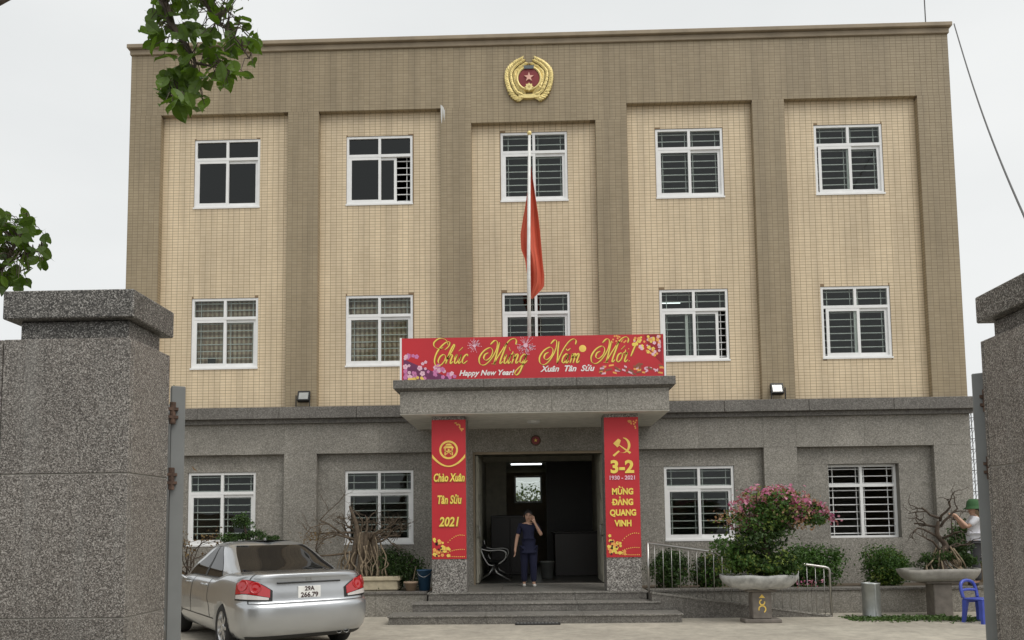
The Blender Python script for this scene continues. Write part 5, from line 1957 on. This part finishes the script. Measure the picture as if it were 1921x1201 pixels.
MB().tube(catmull([(-0.14, 0, 0.36), (-0.1, -0.09, 0.30), (0, -0.14, 0.25), (0.1, -0.09, 0.30), (0.14, 0, 0.36)], 4), 0.005, 5).build('handle', 'stainless', r)
r = empty('clay_pot', (-2.27, -1.72, 0.452))
tag(r, 'small pale clay pot beside the blue bucket', 'pot')
MB().lathe([(0.0, 0.0), (0.08, 0.0), (0.12, 0.14), (0.135, 0.14), (0.135, 0.17), (0.12, 0.17), (0.10, 0.12), (0.0, 0.12)], (0, 0, 0), 20).build('shell', 'clay', r, True)
MB().tube([(0.02, 0, 0.1), (0.10, -0.02, 0.45)], 0.006, 5).build('stick', 'bark_pale', r)

# cut leaves swept on the yard
n = 1500
x = npr.uniform(5.2, 7.4, n)
y = -2.95 + npr.normal(0, 0.17, n) - 0.12 * (x - 6)
P = np.stack([x, y, npr.uniform(0.008, 0.05, n) * (1 - np.abs(x - 6.4) / 1.6).clip(0.3, 1)], 1)
V, F = leaves(P, np.tile([0, 0, 1.0], (n, 1)), 0.08, npr, 0.4, 0.6)
tag(put('cut_leaves', numpy_mesh('cut_leaves', V, F, 'leaf_cut')), 'strip of cut green leaves lying on the concrete yard', 'leaves', kind='stuff')

# ------------------------------------------------------------------ people
def finger_nodes(nodes, edges, wrist, palm, fwd, sidev, r=0.008, curl=0.0, pre='f', L=0.075):
    """palm + five fingers; fwd along the fingers, sidev across the palm towards the thumb"""
    fwd, sidev = Vector(fwd).normalized(), Vector(sidev).normalized()
    nrm = fwd.cross(sidev).normalized()
    P = Vector(palm)
    for k, (o, l) in enumerate(((0.026, 0.92), (0.009, 1.0), (-0.009, 0.95), (-0.026, 0.78))):
        a = P + sidev * o + fwd * 0.03
        b = a + (fwd + nrm * curl * 0.5).normalized() * L * 0.5 * l
        c = b + (fwd + nrm * curl * 1.4).normalized() * L * 0.5 * l
        for nm, p in (('a', a), ('b', b), ('c', c)):
            nodes[f'{pre}{k}{nm}'] = (*p, r * (0.9 if nm != 'c' else 0.7))
        edges += [(wrist, f'{pre}{k}a'), (f'{pre}{k}a', f'{pre}{k}b'), (f'{pre}{k}b', f'{pre}{k}c')]
    a = P + sidev * 0.036 - fwd * 0.01
    b = a + (fwd * 0.8 + sidev * 0.6 + nrm * curl * 0.4).normalized() * L * 0.6
    nodes[pre + 'ta'], nodes[pre + 'tb'] = (*a, r), (*b, r * 0.8)
    edges += [(wrist, pre + 'ta'), (pre + 'ta', pre + 'tb')]


def person(loc, rz, lab, armL, armR, top_mat, leg_mat, hat=None, top_hem=0.70, sc=1.0, shoes='shoe_pale', step=0.06, stripes=False):
    """local frame: faces -y; armL/armR are (elbow, wrist, palm, fingers dir, thumb dir)"""
    N = {'pelvis': (0, 0, 0.78, 0.105), 'waist': (0, 0, 0.92, 0.098), 'chest': (0, 0.005, 1.08, 0.115), 'upper': (0, 0.01, 1.18, 0.085), 'neck': (0, -0.005, 1.255, 0.042),
         'jaw': (0, -0.03, 1.315, 0.058), 'head': (0, -0.012, 1.385, 0.083), 'crown': (0, 0.0, 1.45, 0.066)}
    E = [('pelvis', 'waist'), ('waist', 'chest'), ('chest', 'upper'), ('upper', 'neck'), ('neck', 'jaw'), ('jaw', 'head'), ('head', 'crown')]
    for s_, nm in ((-1, 'L'), (1, 'R')):
        dy = -step * s_
        N['hip' + nm] = (s_ * 0.082, 0, 0.72, 0.088)
        N['knee' + nm] = (s_ * 0.088, dy * 0.6 - 0.015, 0.41, 0.056)
        N['calf' + nm] = (s_ * 0.088, dy * 0.8 + 0.01, 0.30, 0.052)
        N['ankle' + nm] = (s_ * 0.09, dy + 0.02, 0.075, 0.034)
        N['toe' + nm] = (s_ * 0.10, dy - 0.11, 0.03, 0.028)
        E += [('pelvis', 'hip' + nm), ('hip' + nm, 'knee' + nm), ('knee' + nm, 'calf' + nm), ('calf' + nm, 'ankle' + nm), ('ankle' + nm, 'toe' + nm)]
        el, wr, pa, fd, td = armL if s_ < 0 else armR
        N['sh' + nm] = (s_ * 0.155, 0.01, 1.185, 0.05)
        N['el' + nm] = (*el, 0.036)
        N['fa' + nm] = (*(Vector(el).lerp(Vector(wr), 0.3)), 0.037)
        N['wr' + nm] = (*wr, 0.024)
        N['pa' + nm] = (*pa, 0.028)
        E += [('upper', 'sh' + nm), ('sh' + nm, 'el' + nm), ('el' + nm, 'fa' + nm), ('fa' + nm, 'wr' + nm), ('wr' + nm, 'pa' + nm)]
        finger_nodes(N, E, 'pa' + nm, pa, fd, td, 0.009, 0.35, 'f' + nm)
    b = skin('person', N, E, 'pelvis', 'skin', None, 2)
    b.location = loc
    b.rotation_euler = (0, 0, rz)
    b.scale = (sc, sc, sc)
    tag(b, lab, 'person')
    # clothing
    T = {k: (*N[k][:3], N[k][3] + 0.014) for k in ('waist', 'chest', 'upper')}
    T['pelvis'] = (0, 0, 0.79, 0.142)
    T['hem'] = (0, 0, top_hem, 0.150)
    T['collar'] = (0, 0.0, 1.225, 0.062)
    TE = [('hem', 'pelvis'), ('pelvis', 'waist'), ('waist', 'chest'), ('chest', 'upper'), ('upper', 'collar')]
    for nm in 'LR':
        T['sh' + nm] = (*N['sh' + nm][:3], 0.063)
        T['sl' + nm] = (*Vector(N['sh' + nm][:3]).lerp(Vector(N['el' + nm][:3]), 0.78), 0.054)
        TE += [('upper', 'sh' + nm), ('sh' + nm, 'sl' + nm)]
    skin('top', T, TE, 'pelvis', top_mat, b, 2)
    if stripes:
        for k in range(3):
            m = MB().lathe([(0.143 + 0.004 * k, 0), (0.150 + 0.004 * k, 0.004), (0.150 + 0.004 * k, 0.018), (0.143 + 0.004 * k, 0.022)], (0, 0, top_hem - 0.03 + 0.045 * k), 24)
            m.build('stripe', 'dark_cloth', b, True)
    Q = {'pelvis': (0, 0, 0.80, 0.128)}
    QE = []
    for nm in 'LR':
        for k, e in (('hip', 0.026), ('knee', 0.018), ('calf', 0.022), ('ankle', 0.026)):
            Q[k + nm] = (*N[k + nm][:3], N[k + nm][3] + e)
        QE += [('pelvis', 'hip' + nm), ('hip' + nm, 'knee' + nm), ('knee' + nm, 'calf' + nm), ('calf' + nm, 'ankle' + nm)]
    skin('trousers', Q, QE, 'pelvis', leg_mat, b, 2)
    for nm in 'LR':
        a, t_ = N['ankle' + nm], N['toe' + nm]
        skin('shoe', {'h': (a[0], a[1] + 0.01, 0.036, 0.034), 'm': ((a[0] + t_[0]) / 2, (a[1] + t_[1]) / 2, 0.034, 0.038), 't': (t_[0], t_[1] - 0.01, 0.028, 0.03)}, [('h', 'm'), ('m', 't')], 'm', shoes, b, 2)
    # hair, face
    m = MB()
    v, f = [], []
    nu_, nv_ = 24, 12
    for j in range(nv_ + 1):
        ph = math.pi * 0.62 * j / nv_
        for i in range(nu_):
            th = 2 * math.pi * i / nu_
            front = max(0, -math.sin(th))
            ph2 = ph * (1 - 0.42 * front ** 1.5)
            v.append((0.090 * math.sin(ph2) * math.cos(th), 0.006 + 0.104 * math.sin(ph2) * math.sin(th), 1.392 + 0.112 * math.cos(ph2)))
    f = [(j * nu_ + i, j * nu_ + (i + 1) % nu_, (j + 1) * nu_ + (i + 1) % nu_, (j + 1) * nu_ + i) for j in range(nv_) for i in range(nu_)]
    m.add(v, f)
    m.lathe([(0.0, 0.05), (0.03, 0.04), (0.042, 0.0), (0.03, -0.04), (0.0, -0.05)], (0, 0.11, 1.36), 12)
    m.build('hair', 'hair', b, True)
    for s_ in (-1, 1):
        MB().lathe([(0.0, -0.008), (0.011, 0.0), (0.0, 0.008)], (s_ * 0.031, -0.092, 1.385), 10, axis='y').build('eye', 'hair', b)
        MB().box(s_ * 0.031 - 0.016, s_ * 0.031 + 0.016, -0.097, -0.088, 1.405, 1.41).build('eyebrow', 'hair', b)
        MB().lathe([(0.0, -0.006), (0.02, -0.004), (0.022, 0.004), (0.0, 0.008)], (s_ * 0.087, 0.0, 1.375), 10, axis='x').build('ear', 'skin', b, True)
    MB().add([(0, -0.098, 1.39), (-0.012, -0.09, 1.348), (0.012, -0.09, 1.348), (0, -0.113, 1.352)], [(0, 1, 3), (0, 3, 2), (1, 2, 3)]).build('nose', 'skin', b)
    MB().box(-0.02, 0.02, -0.094, -0.08, 1.318, 1.326).build('mouth', 'print_brown', b)
    if hat:
        m = MB().lathe([(0.0, 0.15), (0.06, 0.145), (0.10, 0.10), (0.112, 0.03), (0.115, 0.0), (0.165, -0.03), (0.165, -0.036), (0.11, -0.008)], (0, 0.0, 1.40), 28)
        h_ = m.build('hat', hat, b, True)
    return b


person((-0.10, -0.75, 0.44), math.radians(4), 'person in navy blue clothes raising a hand to the face in the doorway',
       ((-0.225, 0.02, 0.95), (-0.265, -0.04, 0.735), (-0.27, -0.055, 0.675), (-0.05, -0.15, -1), (0.2, -1, 0.1)),
       ((0.245, -0.09, 1.0), (0.125, -0.14, 1.22), (0.095, -0.145, 1.285), (-0.25, 0.05, 1), (-0.9, -0.2, 0.1)), 'navy_cloth', 'navy_cloth', None, 0.66, 1.0, 'shoe_pale', 0.05)
person((8.00, -1.72, 0.45), math.radians(-108), 'person in a white shirt and green hat trimming the twisted bonsai, seen from behind',
       ((-0.20, -0.14, 1.02), (-0.10, -0.26, 1.20), (-0.09, -0.30, 1.25), (0.1, -1, 0.3), (1, 0.1, 0.2)),
       ((0.20, -0.14, 1.04), (0.10, -0.27, 1.22), (0.09, -0.31, 1.27), (-0.1, -1, 0.3), (-1, 0.1, 0.2)), 'white_cloth', 'dark_cloth', 'green_cloth', 0.47, 1.01, 'dark_cloth', 0.02, True)

# ------------------------------------------------------------------ blue plastic chair
ch = empty('plastic_chair', (7.07, -3.48, 0), math.radians(25))
tag(ch, 'small blue plastic chair at the end of the cut leaves', 'chair')
m = MB().bbox(-0.18, 0.18, -0.17, 0.17, 0.36, 0.385, 0.008)
m.build('seat', 'blue_plastic', ch)
for sx in (-1, 1):
    for sy in (-1, 1):
        m = MB()
        v = []
        for z, w, o in ((0.0, 0.022, 0.03), (0.2, 0.028, 0.012), (0.359, 0.036, 0.0)):
            cx_, cy_ = sx * (0.145 + o), sy * (0.135 + o)
            v += [(cx_ - w, cy_ - w, z), (cx_ + w, cy_ - w, z), (cx_ + w, cy_ + w, z), (cx_ - w, cy_ + w, z)]
        f = [(3, 2, 1, 0), (8, 9, 10, 11)]
        for j in (0, 4):
            f += [(j + k, j + (k + 1) % 4, j + 4 + (k + 1) % 4, j + 4 + k) for k in range(4)]
        m.add(v, f).build('leg', 'blue_plastic', ch)
m = MB()
arc = [(-0.165, 0.16, 0.386), (-0.17, 0.19, 0.52), (-0.13, 0.21, 0.62), (0, 0.22, 0.655), (0.13, 0.21, 0.62), (0.17, 0.19, 0.52), (0.165, 0.16, 0.386)]
m.tube(catmull(arc, 5), 0.026, 8)
m.build('backrest', 'blue_plastic', ch, True)
MB().tube(catmull([(-0.155, 0.185, 0.50), (0, 0.205, 0.51), (0.155, 0.185, 0.50)], 5), 0.022, 8).build('back_slat', 'blue_plastic', ch, True)
for y in (-0.15, 0.15):
    MB().bbox(-0.12, 0.12, y - 0.012, y + 0.012, 0.31, 0.359, 0.004).build('apron', 'blue_plastic', ch)

# ------------------------------------------------------------------ hall furniture
bh = empty('waiting_bench', (-0.86, 0.62, 0.446))
tag(bh, 'black and chrome waiting bench along the hall wall inside the doorway', 'bench')
for k in range(3):
    y = k * 0.52
    s_ = MB()
    v = []
    for i in range(9):
        u = i / 8
        v += [(-0.20 + 0.44 * u, y + 0.01, 0.41 + 0.03 * (u - 0.5) ** 2 * 4), (-0.20 + 0.44 * u, y + 0.49, 0.41 + 0.03 * (u - 0.5) ** 2 * 4)]
    s_.add(v, [(2 * i, 2 * i + 2, 2 * i + 3, 2 * i + 1) for i in range(8)])
    s_.add([(a, b, c - 0.02) for a, b, c in v], [(2 * i + 1, 2 * i + 3, 2 * i + 2, 2 * i) for i in range(8)])
    s_.build('seat', 'black_plastic', bh)
    v = []
    for i in range(9):
        u = i / 8
        v += [(-0.20 - 0.14 * u + 0.05 * math.sin(u * 3), y + 0.01, 0.44 + 0.42 * u), (-0.20 - 0.14 * u + 0.05 * math.sin(u * 3), y + 0.49, 0.44 + 0.42 * u)]
    m = MB().add(v, [(2 * i, 2 * i + 2, 2 * i + 3, 2 * i + 1) for i in range(8)])
    m.add([(a - 0.02, b, c) for a, b, c in v], [(2 * i + 1, 2 * i + 3, 2 * i + 2, 2 * i) for i in range(8)])
    m.build('backrest', 'black_plastic', bh)
for y in (-0.015, 1.575):
    MB().tube(catmull([(-0.26, y, 0.70), (-0.10, y, 0.66), (0.14, y, 0.67), (0.26, y, 0.62), (0.24, y, 0.48), (0.10, y, 0.37)], 5), 0.018, 8).build('armrest', 'chrome', bh, True)
    MB().tube(catmull([(-0.30, y, 0.88), (-0.24, y, 0.60), (-0.12, y, 0.38), (0.0, y, 0.34)], 5), 0.018, 8).build('back_frame', 'chrome', bh, True)
for y in (0.10, 1.45):
    MB().tube([(0, y, 0.34), (-0.10, y, 0.16), (-0.32, y, 0.02)], 0.02, 8).build('leg', 'chrome', bh, True)
    MB().tube([(0, y, 0.34), (0.06, y, 0.18), (0.36, y, 0.02)], 0.02, 8).build('leg', 'chrome', bh, True)
MB().box(-0.03, 0.03, 0.0, 1.56, 0.32, 0.38).build('beam', 'black_plastic', bh)
cbn = empty('dark_cabinet', (-0.55, 3.4, 0.446))
tag(cbn, 'tall dark wooden cabinet standing in the hall behind the navy-clad person', 'cabinet')
MB().bbox(-0.50, 0.45, -0.2, 0.25, 0.0, 1.45, 0.01).build('carcass', 'dark_wood', cbn)
for x in (-0.48, -0.015):
    MB().bbox(x, x + 0.445, -0.222, -0.201, 0.05, 1.40, 0.006).build('door', 'dark_wood', cbn)
ct = empty('reception_counter', (1.0, 3.0, 0.446))  # its near-black colour stands in for shade on this side of the hall
tag(ct, 'wooden counter coloured near-black for hall shade, against the hall wall opposite the bench', 'counter')
MB().bbox(-0.5, 0.52, -0.5, 0.9, 0.0, 1.0, 0.01).build('carcass', 'dark_wood', ct)
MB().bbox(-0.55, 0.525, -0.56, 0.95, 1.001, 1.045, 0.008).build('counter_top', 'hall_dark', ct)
wb = empty('waste_bin', (0.30, 1.6, 0.446))
tag(wb, 'grey waste bin on the hall floor beside the counter', 'bin')
MB().lathe([(0.0, 0.0), (0.13, 0.0), (0.16, 0.36), (0.172, 0.36), (0.172, 0.385), (0.155, 0.385), (0.13, 0.02), (0.0, 0.02)], (0, 0, 0), 24).build('shell', 'tv_grey', wb, True)

# ------------------------------------------------------------------ overhanging tree
tree = empty('roadside_tree', (-4.55, -11.2, 0))
tag(tree, 'broad-leaved tree leaning over the granite gate pillar', 'tree')
TO = Vector((-4.55, -11.2, 0))
m = MB()
m.tube(catmull([(0, 0, 0), (0.05, 0.02, 1.2), (-0.05, 0.0, 2.4), (0.1, -0.05, 3.6), (0.3, -0.1, 5.0), (0.4, -0.1, 6.2)], 6), [0.19 - 0.0045 * i for i in range(31)], 12)
m.build('trunk', 'bark', tree, True)


def lp(px, py, y):
    return at(px, py, y) - TO


limbs = [
    [(0.25, -0.08, 4.7), lp(120, -260, -11.6), lp(250, -80, -11.9), lp(305, 0, -12.0), lp(322, 45, -12.0), lp(352, 90, -12.0), lp(366, 118, -12.0), lp(362, 150, -12.0)],
    [lp(250, -80, -11.9), lp(350, -40, -11.95), lp(400, 30, -12.05), lp(440, 70, -12.1), lp(468, 110, -12.1)],
    [lp(366, 118, -12.0), lp(400, 125, -12.0), lp(440, 135, -12.05)],
    [lp(362, 140, -12.0), lp(335, 160, -12.0), lp(325, 185, -12.0)],
    [(-0.02, 0.0, 3.0), lp(-60, 560, -10.6), lp(5, 500, -10.5), lp(30, 455, -10.5), lp(55, 420, -10.5)],
    [lp(5, 500, -10.5), lp(40, 480, -10.5), lp(75, 470, -10.45)],
    [(0.2, -0.08, 4.2), (-0.7, 0.4, 5.2), (-1.3, 0.6, 6.2)], [(0.3, -0.1, 5.0), (0.9, 0.7, 6.2), (1.3, 1.0, 7.0)], [(0.4, -0.1, 6.1), (0.2, -0.6, 7.2)]]
m = MB()
for L_ in limbs:
    pts = catmull(L_, 5)
    n = len(pts)
    big = L_[0][2] > 2.5 and len(L_) in (8, 3)
    r0 = 0.04 if len(L_) == 8 else (0.06 if L_[0][2] > 2.5 and L_[0][1] > -0.2 and len(L_) == 3 and L_[1][2] > 5 else 0.010)
    if len(L_) == 5 and L_[0][2] == 3.0:
        r0 = 0.035
    m.tube(pts, [max(0.005, r0 * (1 - 0.88 * i / (n - 1))) for i in range(n)], 7)
m.build('limb', 'bark_dark', tree, True)
# one ovate leaf mesh
v = [(0, 0, 0)]
ws = [(0.12, 0.16), (0.3, 0.29), (0.5, 0.33), (0.7, 0.27), (0.88, 0.13)]
for t_, w in ws:
    v += [(-w, t_, 0.06 + 0.03 * math.sin(t_ * 6)), (0, t_, -0.08 * t_ * t_), (w, t_, 0.06 - 0.03 * math.sin(t_ * 5))]
v.append((0, 1.0, -0.14))
f = [(0, 2, 1), (0, 3, 2)]
for k in range(4):
    a = 1 + 3 * k
    f += [(a, a + 1, a + 4, a + 3), (a + 1, a + 2, a + 5, a + 4)]
a = 13
f += [(a, a + 1, 16), (a + 1, a + 2, 16)]
v += [(-0.012, 0, 0), (0.012, 0, 0), (0, -0.28, 0.05)]
f.append((17, 18, 19))
lm = MB()
lm.add(v, f)
leaf_me = lm.mesh('leaf', 'leaf_tree', False)


def inside(x, y, poly):
    c = False
    for (x0, y0), (x1, y1) in zip(poly, poly[1:] + poly[:1]):
        if (y0 > y) != (y1 > y) and x < (x1 - x0) * (y - y0) / (y1 - y0) + x0:
            c = not c
    return c


crown_leaves = []
rg = random.Random(5)
polyA = [(270, -90), (480, -90), (462, 10), (470, 55), (488, 75), (486, 118), (468, 155), (452, 150), (432, 148), (422, 172), (402, 150), (385, 128), (330, 112), (300, 118), (285, 92), (262, 70), (275, 40), (292, 10)]
polyB = [(312, 128), (342, 124), (385, 140), (398, 158), (386, 182), (388, 212), (340, 216), (330, 205), (312, 202), (300, 180), (296, 155)]
polyC = [(-60, 395), (10, 396), (60, 400), (70, 425), (92, 440), (86, 470), (90, 500), (86, 515), (60, 512), (48, 545), (-60, 545)]
holes = [(378, 30, 12), (412, 55, 12), (398, 12, 7), (330, 40, 7)]


def scatter(poly, n, ymid, ys, size, mind):
    xs, ys_ = [p[0] for p in poly], [p[1] for p in poly]
    out, tries = [], 0
    while len(out) < n and tries < 20000:
        tries += 1
        px, py = rg.uniform(min(xs), max(xs)), rg.uniform(min(ys_), max(ys_))
        if not inside(px, py, poly):
            continue
        if any((px - a) ** 2 + (py - b) ** 2 < c * c for a, b, c in holes):
            continue
        if any((px - a) ** 2 + (py - b) ** 2 < mind * mind for a, b in out):
            continue
        out.append((px, py))
    for px, py in out:
        y = ymid + rg.gauss(0, ys)
        p = lp(px, py, y)
        crown_leaves.append((p, size * rg.uniform(0.75, 1.2), px, py))


scatter(polyA, 215, -12.0, 0.16, 0.106, 6)
scatter(polyB, 52, -12.0, 0.10, 0.112, 6)
scatter(polyC, 170, -10.5, 0.2, 0.108, 5)
tw = MB()
nodes_ = [Vector(p) for L_ in limbs[:6] for p in catmull(L_, 5)]
for p, s_, px, py in crown_leaves:
    q = min(nodes_, key=lambda a: (a - p).length)
    if (q - p).length < 0.75:
        mid = (p + q) / 2 + Vector((0, 0, 0.05))
        tw.tube([q, mid, p], [0.004, 0.003, 0.002], 4, False)
o = tw.build('twig', 'bark_dark', tree)
o['kind'] = 'stuff'
cr = None
P, N = blob_points(2600, (0.0, 0.1, 7.7), (1.9, 1.8, 1.5), 12, fill=0.2)
V, F = leaves(P, N, 0.11, npr, 0.55, 0.8)
cr = put('crown', numpy_mesh('crown', V, F, 'leaf_tree'), tree)
cr['kind'] = 'stuff'
for i, (p, s_, px, py) in enumerate(crown_leaves[:300]):
    o = bpy.data.objects.new('leaf', leaf_me)
    COL.objects.link(o)
    o.parent = cr
    # blade hangs outwards and down, its face mostly up and towards the light
    d = Vector((rg.gauss(0.15, 0.6), rg.gauss(-0.25, 0.5), rg.gauss(-0.55, 0.45))).normalized()
    up = Vector((rg.gauss(0, 0.45), rg.gauss(-0.85, 0.5), rg.gauss(0.65, 0.4)))
    x_ = d.cross(up).normalized()
    z_ = x_.cross(d).normalized()
    R3 = Matrix((x_, d, z_)).transposed()
    o.matrix_local = Matrix.Translation(p - d * s_ * 0.5) @ R3.to_4x4() @ Matrix.Scale(s_, 4)
m = MB()
for p, s_, px, py in crown_leaves[300:]:
    d = Vector((rg.gauss(0.15, 0.6), rg.gauss(-0.25, 0.5), rg.gauss(-0.55, 0.45))).normalized()
    up = Vector((rg.gauss(0, 0.45), rg.gauss(-0.85, 0.5), rg.gauss(0.65, 0.4)))
    x_ = d.cross(up).normalized()
    z_ = x_.cross(d).normalized()
    R3 = Matrix((x_, d, z_)).transposed()
    q = Matrix.Translation(p - d * s_ * 0.5) @ R3.to_4x4() @ Matrix.Scale(s_, 4)
    m.add([q @ Vector(a) for a in v], f)
if m.v:
    o = m.build('crown', 'leaf_tree', tree)
    o['kind'] = 'stuff'

# ------------------------------------------------------------------ things beyond
bush('distant_tree', (-6.2, -5.5, 0), (1.1, 1.0, 1.6), 1800, 0.10, [('leaf_brown', 0.5), ('leaf_mid', 0.5)], 'brownish small tree just showing over the boundary wall', 'tree', None, 1.3)
bush('garden_shrub', (-0.4, 14.5, 0), (2.2, 1.2, 1.7), 3000, 0.16, [('leaf_light', 0.6), ('leaf_mid', 0.4)], 'green shrub seen through the rear window of the entrance hall', 'shrub', None, 0.3)
ms = empty('lattice_mast', (41.6, 60, 0))
tag(ms, 'thin far lattice mast in the gap beside the building', 'mast')
m = MB()
for sx in (-0.35, 0.35):
    for sy in (-0.35, 0.35):
        m.tube([(sx, sy, 0), (sx * 0.6, sy * 0.6, 13)], 0.04, 5)
m.build('leg', 'wire', ms)
m = MB()
for k in range(13):
    w, w2 = 0.35 * (1 - 0.4 * k / 13), 0.35 * (1 - 0.4 * (k + 1) / 13)
    z = k * 1.0 + 0.5
    for sy in (-1, 1):
        m.tube([(-w, sy * w, z), (w, sy * w, z)], 0.03, 4)
        m.tube([(-w, sy * w, z), (w2, sy * w2, z + 1)], 0.02, 4)
m.build('lattice', 'wire', ms)
